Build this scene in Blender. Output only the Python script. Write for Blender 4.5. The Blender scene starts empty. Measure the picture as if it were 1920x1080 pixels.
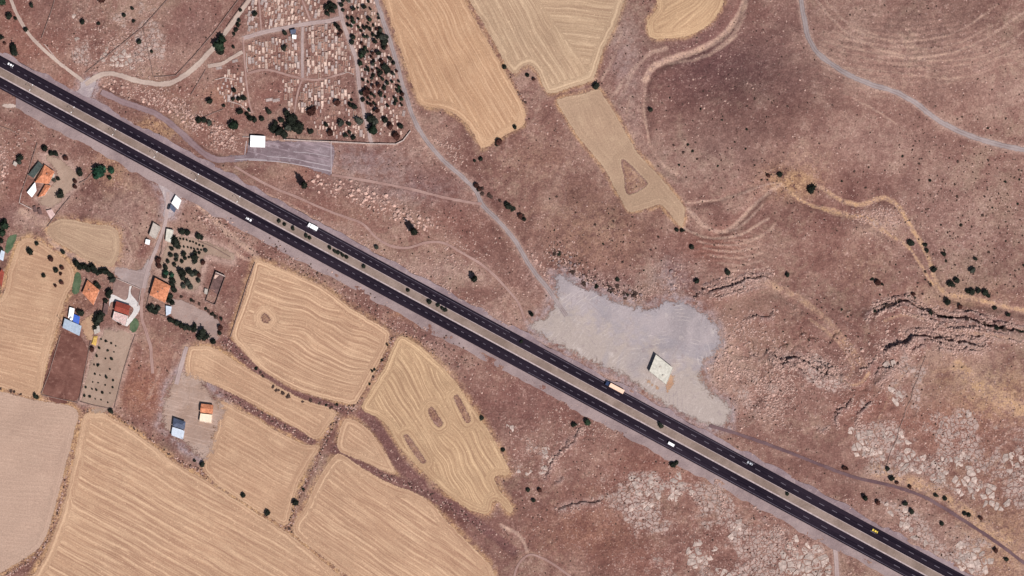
import bpy, bmesh, math, random
import numpy as np
from mathutils import Vector, geometry

# ------------------------------------------------------------------ camera, light, exposure
S = 0.4                                   # metres per map unit (the map is 1920 x 1080 units)
def WX(px): return (px - 960.0) * S
def WY(py): return (540.0 - py) * S
scene = bpy.context.scene
COL = scene.collection
D = 4000.0; TILT = math.tan(math.radians(6.5))
cam = bpy.data.cameras.new('camera'); camo = bpy.data.objects.new('camera', cam); COL.objects.link(camo)
cam.sensor_width = 36.0; cam.lens = 36.0 * D / (1920 * S)
camo.location = (0, -D * TILT, D); camo.rotation_euler = (0, 0, 0)
cam.shift_y = D * TILT / (1920 * S)
cam.clip_start = 10; cam.clip_end = 20000
scene.camera = camo
SUN_EL = math.radians(56); TOSUN = Vector((0.55, -0.835, 0)).normalized()
world = bpy.data.worlds.new("World"); scene.world = world; world.use_nodes = True
wn = world.node_tree.nodes; wn.clear()
sky = wn.new('ShaderNodeTexSky'); sky.sky_type = 'NISHITA'; sky.sun_disc = False
sky.sun_elevation = SUN_EL; sky.sun_rotation = math.atan2(TOSUN.x, TOSUN.y)
bg = wn.new('ShaderNodeBackground'); bg.inputs['Strength'].default_value = 0.05
wo = wn.new('ShaderNodeOutputWorld')
world.node_tree.links.new(sky.outputs[0], bg.inputs[0]); world.node_tree.links.new(bg.outputs[0], wo.inputs[0])
sl = bpy.data.lights.new('sun', 'SUN'); sl.energy = 4.6; sl.angle = math.radians(0.5); sl.color = (1.0, 0.94, 0.925)
so = bpy.data.objects.new('sun', sl); COL.objects.link(so)
tos = Vector((TOSUN.x * math.cos(SUN_EL), TOSUN.y * math.cos(SUN_EL), math.sin(SUN_EL)))
so.rotation_euler = tos.to_track_quat('Z', 'Y').to_euler(); so.location = (0, 0, 300)
vs = scene.view_settings; vs.view_transform = 'Standard'; vs.look = 'None'; vs.gamma = 1.0; vs.use_curve_mapping = False
vs.exposure = 0.27
scene.render.engine = 'CYCLES'
scene.cycles.max_bounces = 4

random.seed(7); RNG = np.random.RandomState(11)

# ------------------------------------------------------------------ numpy noise
_T = np.random.RandomState(5).rand(256, 256).astype(np.float32)
def vnoise(x, y, seed=0):
    xi = np.floor(x).astype(np.int64); yi = np.floor(y).astype(np.int64)
    fx = (x - xi); fy = (y - yi)
    fx = fx * fx * fx * (fx * (fx * 6 - 15) + 10); fy = fy * fy * fy * (fy * (fy * 6 - 15) + 10)
    a = _T[(xi + seed * 37) & 255, (yi + seed * 91) & 255]; b = _T[(xi + 1 + seed * 37) & 255, (yi + seed * 91) & 255]
    c = _T[(xi + seed * 37) & 255, (yi + 1 + seed * 91) & 255]; d = _T[(xi + 1 + seed * 37) & 255, (yi + 1 + seed * 91) & 255]
    return (a * (1 - fx) + b * fx) * (1 - fy) + (c * (1 - fx) + d * fx) * fy
def fbm(x, y, scale, seed=0, octv=4, gain=0.5):
    x = np.asarray(x, float); y = np.asarray(y, float)
    t = 0; a = 1.0; s = 0
    for o in range(octv):
        t = t + a * vnoise(x / scale * 2 ** o + 13.7 * o, y / scale * 2 ** o + 7.3 * o, seed + o); s += a; a *= gain
    return t / s
def sstep(a, b, v):
    t = np.clip((v - a) / (b - a), 0, 1); return t * t * (3 - 2 * t)

# ------------------------------------------------------------------ map data (map units, x right, y down)
HW = 0.539                                                        # slope of the highway
def hw(c, x): return c + HW * x
EDGES = dict(U0=104.0, U1=126.0, L0=144.5, L1=167.0)

FIELDS = [   # outline, direction of the rows, warp, period (m), kind, label
 ([(722,-40),(722,0),(745,75),(770,150),(785,190),(800,200),(840,208),(870,228),(890,255),(905,278),(950,252),(980,235),(984,207),(950,140),(870,0),(855,-40)], (115,205), 1.2, 4.2, 'orange', 'orange straw field right of the cemetery road'),
 ([(862,-40),(880,0),(910,50),(940,105),(950,125),(965,138),(978,128),(992,122),(1008,135),(1018,160),(1030,175),(1065,166),(1100,155),(1113,148),(1130,95),(1155,45),(1170,0),(1178,-40)], (115,205), 1.5, 5.5, 'pale', 'pale striped stubble field at the top centre'),
 ([(1045,192),(1052,184),(1085,177),(1120,168),(1128,175),(1160,225),(1195,285),(1240,335),(1280,385),(1283,405),(1278,426),(1262,410),(1240,385),(1215,391),(1180,397),(1163,372),(1130,312),(1080,250)], (70,115), 2, 3.2, 'dull', 'narrow yellow field running down to the shrubs'),
 ([(1240,-30),(1232,15),(1215,38),(1216,60),(1226,72),(1285,67),(1325,48),(1348,22),(1358,0),(1362,-30)], (60,-40), 5, 4.5, 'yellow', 'rounded yellow field cut by the top edge'),
 ([(90,430),(108,413),(140,414),(170,421),(205,424),(220,436),(223,462),(217,488),(206,498),(170,489),(130,466),(98,445)], (60,22), 1.5, 3.0, 'dull', 'small rounded stubble patch above the village'),
 ([(-60,560),(0,560),(18,505),(35,457),(55,447),(85,461),(120,486),(136,506),(137,530),(121,560),(104,620),(86,680),(71,741),(0,724),(-60,712)], (90,24), 1.5, 3.4, 'tan', 'plain tan field left of the village'),
 ([(-60,722),(0,735),(60,750),(130,762),(144,776),(140,800),(124,862),(104,940),(85,1003),(64,1033),(0,1073),(-60,1105)], (90,9), 0.8, 3.0, 'grey', 'smooth greyish field in the lower left corner'),
 ([(158,782),(172,774),(195,777),(230,796),(280,831),(330,870),(400,911),(470,956),(540,1001),(600,1050),(640,1084),(690,1130),(20,1130),(62,1080),(86,1040),(116,960),(136,880),(150,810)], (100,56), .6, 5.4, 'tan', 'largest striped stubble field at bottom left'),
 ([(480,488),(500,494),(530,505),(600,536),(660,580),(722,617),(728,632),(722,655),(704,691),(672,748),(660,756),(640,753),(560,731),(490,691),(455,656),(438,636),(440,610),(455,570),(470,520)], (100,40), 3.4, 3.6, 'tan', 'wide tan field with curved tractor lines below the highway'),
 ([(352,655),(375,648),(405,653),(450,681),(500,709),(560,744),(629,770),(616,800),(593,824),(560,806),(500,772),(430,736),(385,716),(350,706)], (100,54), 1.2, 3.4, 'tan', 'tan strip field above the dark brush strip'),
 ([(412,752),(440,762),(480,783),(560,828),(598,836),(580,872),(562,905),(548,950),(537,984),(500,968),(440,932),(382,884),(394,830),(405,800)], (100,58), 1.2, 3.4, 'tan', 'tan field beside the two new houses'),
 ([(747,632),(775,641),(812,671),(850,710),(876,750),(911,800),(945,860),(953,888),(927,893),(935,918),(961,950),(955,961),(940,944),(925,938),(914,962),(880,955),(840,926),(790,880),(750,838),(722,792),(680,767),(690,740),(720,690)], (52,85), 3.2, 3.6, 'yellow', 'long curved yellow field below the highway'),
 ([(642,790),(655,784),(672,790),(702,816),(736,870),(743,889),(720,884),(680,866),(632,842)], (80,62), 1.5, 3.0, 'tan', 'small triangular stubble field'),
 ([(623,858),(635,849),(652,858),(720,900),(795,932),(840,978),(880,1018),(918,1056),(930,1080),(945,1130),(700,1130),(655,1084),(600,1042),(549,996),(570,950),(600,890)], (100,70), .7, 4.0, 'tan', 'striped stubble field at the bottom centre'),
]
HOLES = [   # patches of brown ground left standing inside the fields
 [(1168,300),(1205,335),(1211,347),(1178,363),(1172,330)],
 [(804,770),(809,764),(818,776),(829,795),(823,799),(812,787)], [(852,744),(857,741),(868,760),(881,788),(876,792),(866,775)],
 [(758,817),(763,815),(775,832),(798,866),(793,868),(776,848)], [(491,593),(496,588),(505,598),(501,604),(494,602)]]
YARDS = [  # outline, material, label
 ([(1034,512),(1060,510),(1094,532),(1130,543),(1165,561),(1205,571),(1228,568),(1252,556),(1298,567),(1340,596),(1360,636),(1345,668),(1322,690),(1330,722),(1374,760),(1368,800),(1330,806),(1255,770),(1222,752),(1190,728),(1166,712),(1136,696),(1085,676),(1034,648),(1000,626),(990,602),(1022,584),(1034,556)], 'gravel_lot', 'big grey gravel lot beside the highway'),
 ([(430,290),(460,287),(466,263),(500,262),(540,264),(622,268),(622,326),(604,326),(540,306),(470,302),(430,307)], 'purple_gravel', 'purple grey gravel yard below the cemetery wall'),
 ([(79,292),(100,289),(125,303),(150,330),(146,340),(118,376),(92,392),(70,372),(104,330)], 'tan_yard', 'beige farmyard right of the orange roofed farmhouse'),
 ([(312,452),(335,440),(390,450),(440,475),(436,492),(388,480),(380,510),(370,545),(330,540),(298,500)], 'tan_yard', 'bare tan orchard ground'),
 ([(328,558),(412,600),(401,641),(322,595)], 'grey_plot', 'bare grey plot between two hedges'),
 ([(190,624),(214,618),(250,628),(212,765),(150,752)], 'tan_yard', 'tan plot dotted with young trees'),
 ([(117,620),(164,652),(145,750),(79,737)], 'red_plot', 'dark red fenced plot below the blue tarpaulin'),
 ([(340,690),(376,700),(412,742),(432,768),(416,808),(392,872),(345,842),(296,796),(308,722)], 'grey_yard', 'grey yard around the two new houses'),
 ([(216,498),(262,502),(280,470),(284,510),(270,548),(243,534),(216,522)], 'grey_place', 'grey gravel place at the end of the village lane'),
 ([(150,152),(180,143),(180,165),(173,186),(192,204),(134,176),(148,166)], 'grey_lot', 'grey gravel junction beside the highway'),
 ([(0,192),(42,196),(46,206),(0,200)], 'pale_track', 'pale layby at the left edge'),
 ([(228,282),(268,300),(310,322),(358,348),(378,368),(340,374),(326,406),(304,408),(306,376),(290,340),(258,312)], 'grey_lot', 'grey gravel mouth of the village lane'),
 ([(218,524),(243,534),(233,565),(209,553)], 'red_plot2', 'brown front garden left of the white path'),
 ([(248,535),(264,542),(257,575),(243,570)], 'red_plot2', 'brown front garden right of the white path'),
 ([(247,596),(262,602),(254,625),(242,618)], 'lawn', 'green lawn beside the red roofed house'),
 ([(141,510),(153,517),(148,550),(134,548)], 'lawn', 'green vegetable bed left of the hipped house'),
 ([(14,444),(32,440),(22,468),(8,476)], 'lawn', 'green garden bed at the left edge'),
 ([(1250,704),(1266,700),(1268,716),(1256,738),(1246,732)], 'orange_yard', 'orange earth patch beside the pale roofed building'),
 ([(1206,706),(1222,712),(1240,728),(1232,734),(1214,722)], 'orange_yard', 'brown earth strip below the pale roofed building'),
 ([(245,550),(262,578),(238,612),(232,608),(250,578),(212,565),(205,575),(209,552),(236,562),(243,535),(247,536)], 'paving', 'white paved path and terrace round the red roofed house'),
 ([(168,588),(186,580),(178,640),(184,652),(165,640),(152,622),(150,600)], 'orange_yard', 'orange earth farmyard beside the blue tarpaulin'),
]
ROADS = [  # centre line, width (map units), material, name, label
 ([(466,300),(520,303),(570,311),(620,321)], 1.8, 'road_line', 'gravel_line', 'pale line along the lower side of the purple gravel yard'),
 ([(500,293),(545,297),(590,306),(619,312)], 1.4, 'road_line', 'gravel_line', 'pale line through the middle of the purple gravel yard'),
 ([(430,300),(470,298),(500,300)], 1.6, 'road_line', 'gravel_line', 'pale line at the entrance of the purple gravel yard'),
 ([(621,266),(621,326)], 1.8, 'road_line', 'gravel_line', 'pale line closing the right end of the purple gravel yard'),
 ([(462,264),(459,290)], 1.8, 'road_line', 'gravel_line', 'pale line left of the white roofed cemetery building'),
 ([(550,285),(585,288),(618,294)], 1.3, 'road_line', 'gravel_line', 'short pale line near the right end of the purple gravel yard'),
 ([(704,-40),(706,0),(719,40),(734,85),(747,130),(761,180),(777,225),(795,257),(830,300),(868,333),(892,358),(905,385),(935,415),(965,450),(985,485),(1006,516),(1032,548),(1062,592)], 9.5, 'road_grey', 'gravel_road', 'grey gravel road along the cemetery'),
 ([(1500,-40),(1502,0),(1508,40),(1516,75),(1535,105),(1575,136),(1625,160),(1680,177),(1720,199),(1760,228),(1810,252),(1860,268),(1920,281),(1980,287)], 11, 'road_grey', 'gravel_road', 'grey road curving over the upper right hillside'),
 ([(16,-20),(24,8),(40,42),(62,74),(92,102),(126,130),(156,153)], 7.5, 'road_beige', 'dirt_track', 'beige track at the top left'),
 ([(160,158),(185,143),(207,138),(225,142),(250,150),(285,157),(315,157),(336,149),(356,135),(376,117),(396,96),(420,66),(446,30),(468,-4),(488,-36)], 11, 'road_beige', 'dirt_track', 'beige track along the left side of the cemetery'),
 ([(190,172),(232,192),(290,212),(335,245),(368,276),(402,298),(440,298)], 13, 'road_purple', 'dirt_track', 'purple grey track down to the gravel yard'),
 ([(315,360),(313,395),(306,430),(287,478),(274,515),(268,548)], 8, 'road_lane', 'village_lane', 'grey lane through the village'),
 ([(268,540),(265,590),(274,622),(282,650),(284,672),(286,700)], 7, 'road_soil', 'dirt_track', 'pale dirt track below the village lane'),
 ([(350,650),(338,690),(330,720)], 9, 'road_lane', 'dirt_track', 'pale track entering the grey yard'),
 ([(1330,798),(1390,816),(1460,841),(1540,872),(1600,894),(1680,913),(1740,935),(1800,971),(1860,1011),(1920,1056),(1975,1100)], 7, 'road_dark', 'dirt_track', 'dark purple track right of the highway'),
 ([(1562,1012),(1567,1040),(1570,1090)], 9, 'road_lane', 'access_road', 'pale access road at the bottom edge'),
 ([(440,312),(500,346),(560,371),(620,397),(650,408),(680,420),(705,445),(730,460),(762,465),(800,455),(832,456),(870,476),(910,501),(945,535),(972,568),(985,602)], 5.5, 'road_soil', 'dirt_track', 'winding dirt track above the highway'),
 ([(622,328),(700,341),(770,355),(840,372),(903,383)], 6, 'road_soil', 'dirt_track', 'faint dirt track past the boulders'),
 ([(390,125),(417,120),(435,109),(455,98)], 7.8, 'road_beige', 'cemetery_path', 'pale path at the cemetery entrance'),
 ([(455,73),(490,62),(520,55),(570,45),(620,38),(642,31)], 9.1, 'road_lane', 'cemetery_path', 'grey path across the upper cemetery'),
 ([(456,70),(460,130),(467,190),(474,212)], 3.9, 'road_soil', 'cemetery_path', 'thin brown path down the left of the cemetery'),
 ([(567,50),(567,100),(567,148)], 5.9, 'road_lane', 'cemetery_path', 'straight pale path down the middle of the cemetery'),
 ([(567,148),(600,149),(645,137)], 4.5, 'road_soil', 'cemetery_path', 'short brown path leading right in the cemetery'),
 ([(567,148),(558,175),(552,212)], 3.9, 'road_soil', 'cemetery_path', 'thin brown path in the lower cemetery'),
 ([(465,138),(500,131),(540,141),(567,148)], 5.2, 'road_soil', 'cemetery_path', 'brown path crossing the cemetery'),
 ([(634,-20),(640,30),(655,75),(668,115),(673,160),(680,200),(690,240),(697,270)], 8.5, 'road_lane', 'cemetery_path', 'pale path along the tree covered side of the cemetery'),
 ([(485,-10),(490,57)], 3.9, 'road_soil', 'cemetery_path', 'narrow path at the top of the cemetery'),
 ([(563,-10),(582,38)], 3.9, 'road_soil', 'cemetery_path', 'slanting path at the top of the cemetery'),
 ([(963,1085),(970,1062),(982,1046),(1000,1040),(1035,1056),(1075,1085)], 5, 'road_soil', 'dirt_track', 'arched dirt track at the bottom edge'),
]
THIN = [  # faint wheel tracks and contour lines on the hillside: points, width, straw amount
 ([(1286,381),(1350,374),(1400,360),(1425,351),(1462,346)], 3, 0.54), ([(1462,346),(1496,374),(1537,392),(1600,405),(1631,411),(1669,441),(1699,460),(1725,494),(1751,535)], 4, 0.95),
 ([(1530,351),(1552,362),(1575,377),(1612,385),(1657,372),(1684,389),(1702,419),(1725,452),(1744,490),(1755,524),(1774,550),(1819,557),(1875,572),(1925,582)], 7, 0.95),
 ([(1290,392),(1312,419),(1350,434),(1380,419),(1410,389),(1440,362),(1462,350)], 5, 0.70), ([(1278,425),(1300,437),(1340,446),(1390,440),(1440,410)], 3, 0.78),
 ([(1310,452),(1350,460),(1400,455),(1450,430)], 2.5, 0.46), ([(1320,465),(1370,472),(1420,464)], 2.5, 0.46), ([(1330,478),(1380,484),(1430,474)], 2.5, 0.46), ([(1345,492),(1390,497),(1430,488)], 2.5, 0.39),
 ([(1212,150),(1208,190),(1212,235),(1222,280),(1245,310),(1275,330)], 4, 0.46), ([(1210,150),(1225,125),(1262,108),(1310,92),(1350,70),(1385,30),(1400,-10)], 10, 0.78),
 ([(1240,118),(1290,112),(1340,95),(1380,66)], 5, 0.54), ([(1170,170),(1190,130),(1220,100),(1250,90)], 6, 0.46), ([(1180,180),(1175,220),(1190,260)], 4, 0.31),
 ([(1530,0),(1560,40),(1600,72),(1660,100),(1740,110),(1830,85),(1925,20)], 4, 0.54), ([(1545,0),(1590,48),(1640,75),(1720,80),(1800,60),(1870,10)], 3, 0.46),
 ([(1545,80),(1600,95),(1680,110),(1760,118),(1850,105),(1925,55)], 3, 0.46), ([(1575,100),(1650,118),(1740,128),(1840,120),(1925,90)], 3, 0.39), ([(1600,110),(1690,128),(1780,140)], 2, 0.39),
 ([(1600,190),(1640,210),(1680,235)], 3, 0.39), ([(1660,600),(1700,590),(1740,602),(1790,618),(1850,628),(1900,640)], 4, 0.54),
 ([(1440,530),(1500,560),(1550,600),(1600,660),(1622,690)], 10, 0.43), ([(1520,600),(1570,640),(1600,690),(1575,712),(1560,690)], 5, 0.46), ([(1575,712),(1605,722),(1630,700)], 4, 0.70),
 ([(940,985),(962,996),(980,1012),(988,1032)], 5, 0.62), ([(940,170),(938,210),(950,260),(945,300)], 3, 0.19), ([(1010,150),(1012,200),(990,240)], 3, 0.19),
 ([(1042,330),(1060,360),(1055,390)], 2, 0.16), ([(250,255),(300,262),(345,300),(390,330)], 4, 0.85), ([(500,365),(560,392),(600,420),(640,440),(690,462)], 5, 0.39),
 ([(560,400),(620,440),(680,470),(760,510),(840,555),(900,590)], 6, 0.54), ([(370,380),(420,430),(470,470),(485,490)], 9, 0.85), ([(1700,690),(1660,760),(1630,830)], 3, 0.31),
 ([(1640,880),(1700,900),(1760,925),(1830,975),(1890,1020)], 22, 0.78), ([(240,620),(235,680),(222,740)], 3, 0.31), ([(300,690),(290,720),(278,745)], 4, 0.31), ([(330,660),(320,700),(312,720)], 4, 0.31),
 ([(450,250),(520,262),(640,268),(745,271)], 4, 0.31), ([(1796,690),(1850,735),(1925,775)], 30, 0.85),
 ([(1165,60),(1150,110),(1128,150)], 4, .4), ([(1195,120),(1170,150),(1150,180)], 5, .5), ([(1330,100),(1370,70),(1395,30)], 6, .5), ([(1620,60),(1700,92),(1780,90),(1860,50)], 2.5, .5), ([(1560,60),(1600,80),(1650,88)], 2.5, .5),
 ([(1580,130),(1680,140),(1790,150),(1900,120)], 2.5, .45), ([(1470,360),(1520,385),(1580,398),(1640,425),(1680,450)], 3, .6), ([(1545,395),(1600,410),(1640,418)], 5, .5), ([(1360,452),(1420,446),(1455,420)], 2.5, .45), ([(1355,505),(1400,508),(1440,500)], 2.5, .4),
 ([(1300,400),(1330,428),(1365,434),(1400,415),(1430,385)], 3, .6), ([(88,424),(100,455),(140,481),(190,499),(228,506)], 9, .75), ([(40,395),(70,415),(90,422)], 12, .6), ([(230,440),(245,470),(240,500)], 3, .4), ([(430,460),(450,480),(470,487)], 6, .6), ([(205,400),(245,430),(260,470)], 3, .3)]
CLIFFS = [  # edge line (ground is high on the right hand side seen along it), height, fall-off
 ([(1662,672),(1664,655),(1675,648),(1703,645),(1712,632),(1735,631),(1761,636),(1780,640),(1792,643),(1808,642),(1824,648),(1840,651),(1852,640)], 3.4, 26),
 ([(1440,652),(1450,664),(1462,677),(1478,674),(1496,672),(1512,680),(1525,690),(1540,700),(1549,704),(1560,690)], 2.6, 22),
 ([(1396,596),(1415,593),(1437,596),(1452,584)], 1.6, 12), ([(1318,552),(1340,544),(1376,535),(1400,524),(1430,519),(1450,524)], 2.2, 18),
 ([(1562,785),(1572,768),(1588,762),(1598,748)], 1.8, 12), ([(1605,778),(1622,764),(1634,752)], 1.6, 10),
 ([(1640,582),(1669,571),(1699,564),(1725,578),(1755,591),(1781,597),(1819,599),(1856,612),(1894,619),(1930,624)], 3.2, 20),
 ([(1040,957),(1062,948),(1090,942),(1112,944),(1135,938)], 1.6, 16), ([(1020,905),(1028,880),(1038,858),(1062,838),(1066,815)], 1.3, 10),
 ([(1040,905),(1050,900),(1056,892)], 1.2, 8), ([(1700,648),(1698,662),(1704,676)], 1.8, 9), ([(1612,692),(1625,690),(1632,680),(1640,672)], 1.6, 8), ([(1680,690),(1668,705),(1655,712),(1644,728)], 1.4, 9), ([(1545,706),(1552,694),(1560,686)], 2.2, 9), ([(1578,700),(1584,716),(1596,724)], 1.8, 8),
 ([(1405,660),(1418,668),(1426,680)], 1.2, 8), ([(1570,800),(1566,788),(1572,774)], 1.5, 8), ([(1608,782),(1607,800)], 1.2, 7), ([(1640,582),(1630,590),(1622,604)], 1.8, 10), ([(1060,842),(1075,828),(1088,800)], 1.2, 9), ([(1340,900),(1352,930),(1358,960)], .8, 7), ([(1450,985),(1470,1010),(1490,1050)], .8, 7), ([(1415,950),(1440,985)], .7, 6), ([(1300,560),(1310,548),(1318,552)], 1.8, 10), ([(1530,800),(1540,806),(1552,800)], 1.0, 8), ([(1636,715),(1650,690),(1662,690),(1672,688),(1690,678)], 1.8, 14),
]
_lr = random.Random(31)
for pts, H, fall in list(CLIFFS):
    if H < 2.1: continue
    for off in (-15, -8, 9, 17):
        for i in range(len(pts) - 2):
            if _lr.random() < .5: continue
            seg = pts[i:i + 3]; dx, dy = seg[-1][0] - seg[0][0], seg[-1][1] - seg[0][1]; L = math.hypot(dx, dy) + 1e-6; o = off + _lr.uniform(-3, 3)
            CLIFFS.append(([(x - dy / L * o + _lr.uniform(-2, 2), y + dx / L * o + _lr.uniform(-2, 2)) for x, y in seg], H * _lr.uniform(.3, .55), fall * .35))
BLOBS = [  # soft patches of ground: centre, radii, (rock, straw, gravel, dark, red, pale)
 (1350,120,160,95,(0,0,0,1.0,0,0)),(1440,150,120,60,(0,0,0,.5,0,0)),(1290,60,60,60,(0,0,0,.4,0,0)),(1470,60,60,90,(0,0,0,.45,0,.0)),(1000,740,110,80,(0,0,0,.55,.5,0)),(1400,600,110,50,(0,0,0,.35,.4,0)),  # dark-only patches put the shade of the northwest slope into the soil colour
 (1720,100,240,120,(0,.06,0,0,0,.38)),(1880,170,90,60,(0,0,0,0,0,.3)),(1330,300,160,80,(0,0,0,0,0,.3)),(1640,270,150,60,(0,0,0,0,0,.25)),(1480,345,55,28,(0,.75,0,0,0,0)),(1500,300,60,30,(0,.15,0,0,0,.35)),
 (1880,740,110,60,(0,.55,0,0,0,.2)),(1780,700,60,40,(0,.25,0,0,0,0)),(290,240,45,22,(0,.7,0,0,0,0)),(220,290,45,40,(0,.45,0,0,.3,0)),(210,330,40,30,(0,.35,0,0,.0,0)),
 (120,560,50,60,(0,.2,0,0,.2,0)),(100,505,30,22,(0,.5,0,0,.3,0)),(30,330,40,80,(0,0,0,.35,.7,0)),(10,400,25,30,(0,0,0,.8,.6,0)),(85,405,14,14,(0,0,0,.8,.8,0)),(270,470,14,18,(0,0,0,.7,.9,0)),
 (60,95,70,40,(0,0,0,.2,.7,0)),(20,40,40,60,(0,0,0,.3,.7,0)),(110,155,60,30,(0,0,0,.1,.6,0)),(200,60,90,60,(.5,0,0,.2,.2,.0)),(270,110,60,40,(.5,0,0,0,0,.2)),(370,50,60,70,(0,0,0,.65,.3,0)),
 (240,380,60,50,(.25,0,0,.0,0,.35)),(200,400,60,40,(.2,0,0,.1,0,.2)),(340,175,80,30,(.3,0,0,.15,.3,0)),(400,240,70,40,(.25,0,0,.1,.3,0)),(520,165,60,30,(0,0,0,.3,.3,0)),
 (700,310,90,40,(0,0,.35,.15,0,0)),(760,360,110,40,(0,0,.25,.15,.1,0)),(560,330,80,20,(.1,0,0,.1,.5,0)),(660,400,120,50,(.15,0,0,.1,.4,0)),(800,270,40,40,(.3,.1,0,0,0,.5)),
 (850,420,80,50,(.15,0,0,.2,.3,0)),(960,560,40,60,(.15,0,0,.0,.2,.2)),(820,510,110,26,(.3,0,0,.0,0,.5)),(920,600,60,22,(.3,0,0,0,0,.5)),(620,430,80,20,(.25,0,0,0,0,.4)),
 (1005,500,30,50,(.25,0,.15,0,.2,.2)),(1110,430,130,90,(0,.18,0,0,0,.12)),(1000,300,90,60,(0,.1,0,.05,0,0)),(1140,540,90,30,(.4,0,.3,.4,0,0)),(1260,520,50,50,(.4,0,.45,.3,0,0)),(1262,545,14,40,(.2,0,.9,0,0,0)),
 (1370,690,60,60,(.5,.1,.1,0,.1,.4)),(1450,740,90,70,(.5,.0,0,.0,.2,.2)),(1410,760,30,30,(.8,0,0,0,0,.3)),(1560,700,70,60,(.6,0,0,.0,0,.2)),(1690,680,60,50,(.7,0,0,0,.2,.2)),(1620,760,80,60,(.4,0,0,.2,.6,0)),
 (1760,800,110,60,(.35,0,0,.2,.8,0)),(1850,880,120,90,(.6,.1,0,0,.3,.1)),(1700,860,90,50,(.6,0,0,0,.1,.2)),(1880,1020,80,80,(.3,.45,0,0,.1,.2)),(1560,1000,130,60,(.5,0,0,.05,.2,.3)),(1780,1010,110,40,(.7,0,0,0,0,.4)),
 (1000,850,60,60,(.6,0,0,0,.2,.1)),(1250,880,150,60,(.25,0,0,.05,.5,0)),(1330,970,150,80,(.55,0,0,.0,.3,.1)),(1480,1040,130,70,(.65,0,0,0,.3,.1)),(1100,1000,120,60,(.1,.12,0,.25,.6,0)),(1200,1050,90,40,(.2,0,0,.15,.5,0)),
 (850,960,90,40,(.1,0,0,.3,.3,0)),(1800,560,120,30,(.15,.2,0,.1,.1,.1)),(1860,600,90,16,(.1,0,0,.55,.2,0)),(1780,420,130,120,(.3,0,0,.05,0,.25)),(1560,460,150,60,(0,0,0,.15,.15,0)),(1340,460,70,30,(0,0,0,.15,.6,0)),
 (1175,110,34,90,(0,0,.25,.3,0,.4)),(1185,230,30,80,(.2,0,0,.15,0,.4)),(1650,420,50,26,(.6,.2,0,0,0,.7)),(60,410,50,20,(0,0,0,0,0,.7)),(1000,750,90,60,(0,0,0,.5,.3,0)),(1180,900,60,30,(0,0,0,.3,.5,0)),(1110,940,60,40,(0,.1,0,.3,.5,0)),(680,300,80,30,(0,0,.35,.55,0,0)),(760,350,120,30,(0,0,.25,.5,.1,0)),(600,350,200,20,(0,0,0,.4,.2,0)),(560,390,160,22,(0,0,0,.3,.4,0)),(1010,690,40,40,(0,0,0,.3,.3,0)),(500,180,30,24,(0,0,0,.4,.5,0)),(410,180,40,30,(0,.1,0,0,.7,.1)),
 (620,130,60,80,(.1,0,0,.1,.2,.2)),(700,130,50,100,(.1,0,0,.25,.0,.2)),(430,500,40,60,(0,0,0,.25,.4,0)),(280,735,50,60,(0,.12,0,.2,1,0)),(240,690,26,70,(0,.05,0,.2,.9,0)),(250,740,50,40,(0,.15,0,.1,.7,0)),(300,660,40,40,(0,.1,0,0,.5,.1)),
 (640,500,90,26,(.2,0,0,.35,.1,.1)),(800,640,90,26,(.2,0,0,.45,.1,.1)),(770,590,40,14,(0,.5,0,0,.6,0)),(1120,620,40,22,(0,.35,0,0,.5,0)),(1210,735,50,14,(0,.4,0,0,.7,0)),(1260,712,18,12,(0,.5,0,0,.5,.1)),(1100,660,40,12,(0,.2,0,0,.7,0)),(1350,640,30,40,(.2,.2,0,0,.1,.5)),
 (10,300,14,30,(.5,0,0,0,.4,.3)),(480,745,110,14,(0,0,0,.6,.3,0)),(1900,350,60,80,(.2,0,0,.2,.1,0)),(1610,505,60,50,(0,.1,0,.1,0,.1)),
]
STRIPS = [([(362,712),(400,728),(450,755),(500,782),(550,808),(588,828)], 7), ([(628,842),(660,866),(700,885),(735,900),(800,925),(850,950),(900,985),(960,1030)], 9), ([(680,772),(705,795),(725,830),(745,870),(790,910)], 10), ([(425,640),(480,695),(540,735),(600,755),(640,768)], 7), ([(735,632),(705,700),(650,775),(600,850),(560,930),(542,985)], 3.5), ([(160,770),(230,788),(300,840),(370,880),(450,935),(540,992),(620,1060)], 3), ([(875,0),(930,95),(985,195)], 3), ([(150,790),(130,880),(100,985),(70,1040),(20,1085)], 2.5), ([(0,728),(60,745),(140,762),(215,770)], 2.5)]

# ------------------------------------------------------------------ ground grid
fx = np.arange(-60, 1981, 2.0); fy = np.arange(-60, 1141, 2.0)
out = np.array([20, 60, 150, 320, 650, 1200, 2200, 4000, 7500, 14000.0])
gxs = np.concatenate([-60 - out[::-1], fx, 1980 + out]); gys = np.concatenate([-60 - out[::-1], fy, 1140 + out])
PX, PY = np.meshgrid(gxs, gys)                 # rows = y
NY, NX = PX.shape

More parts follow.
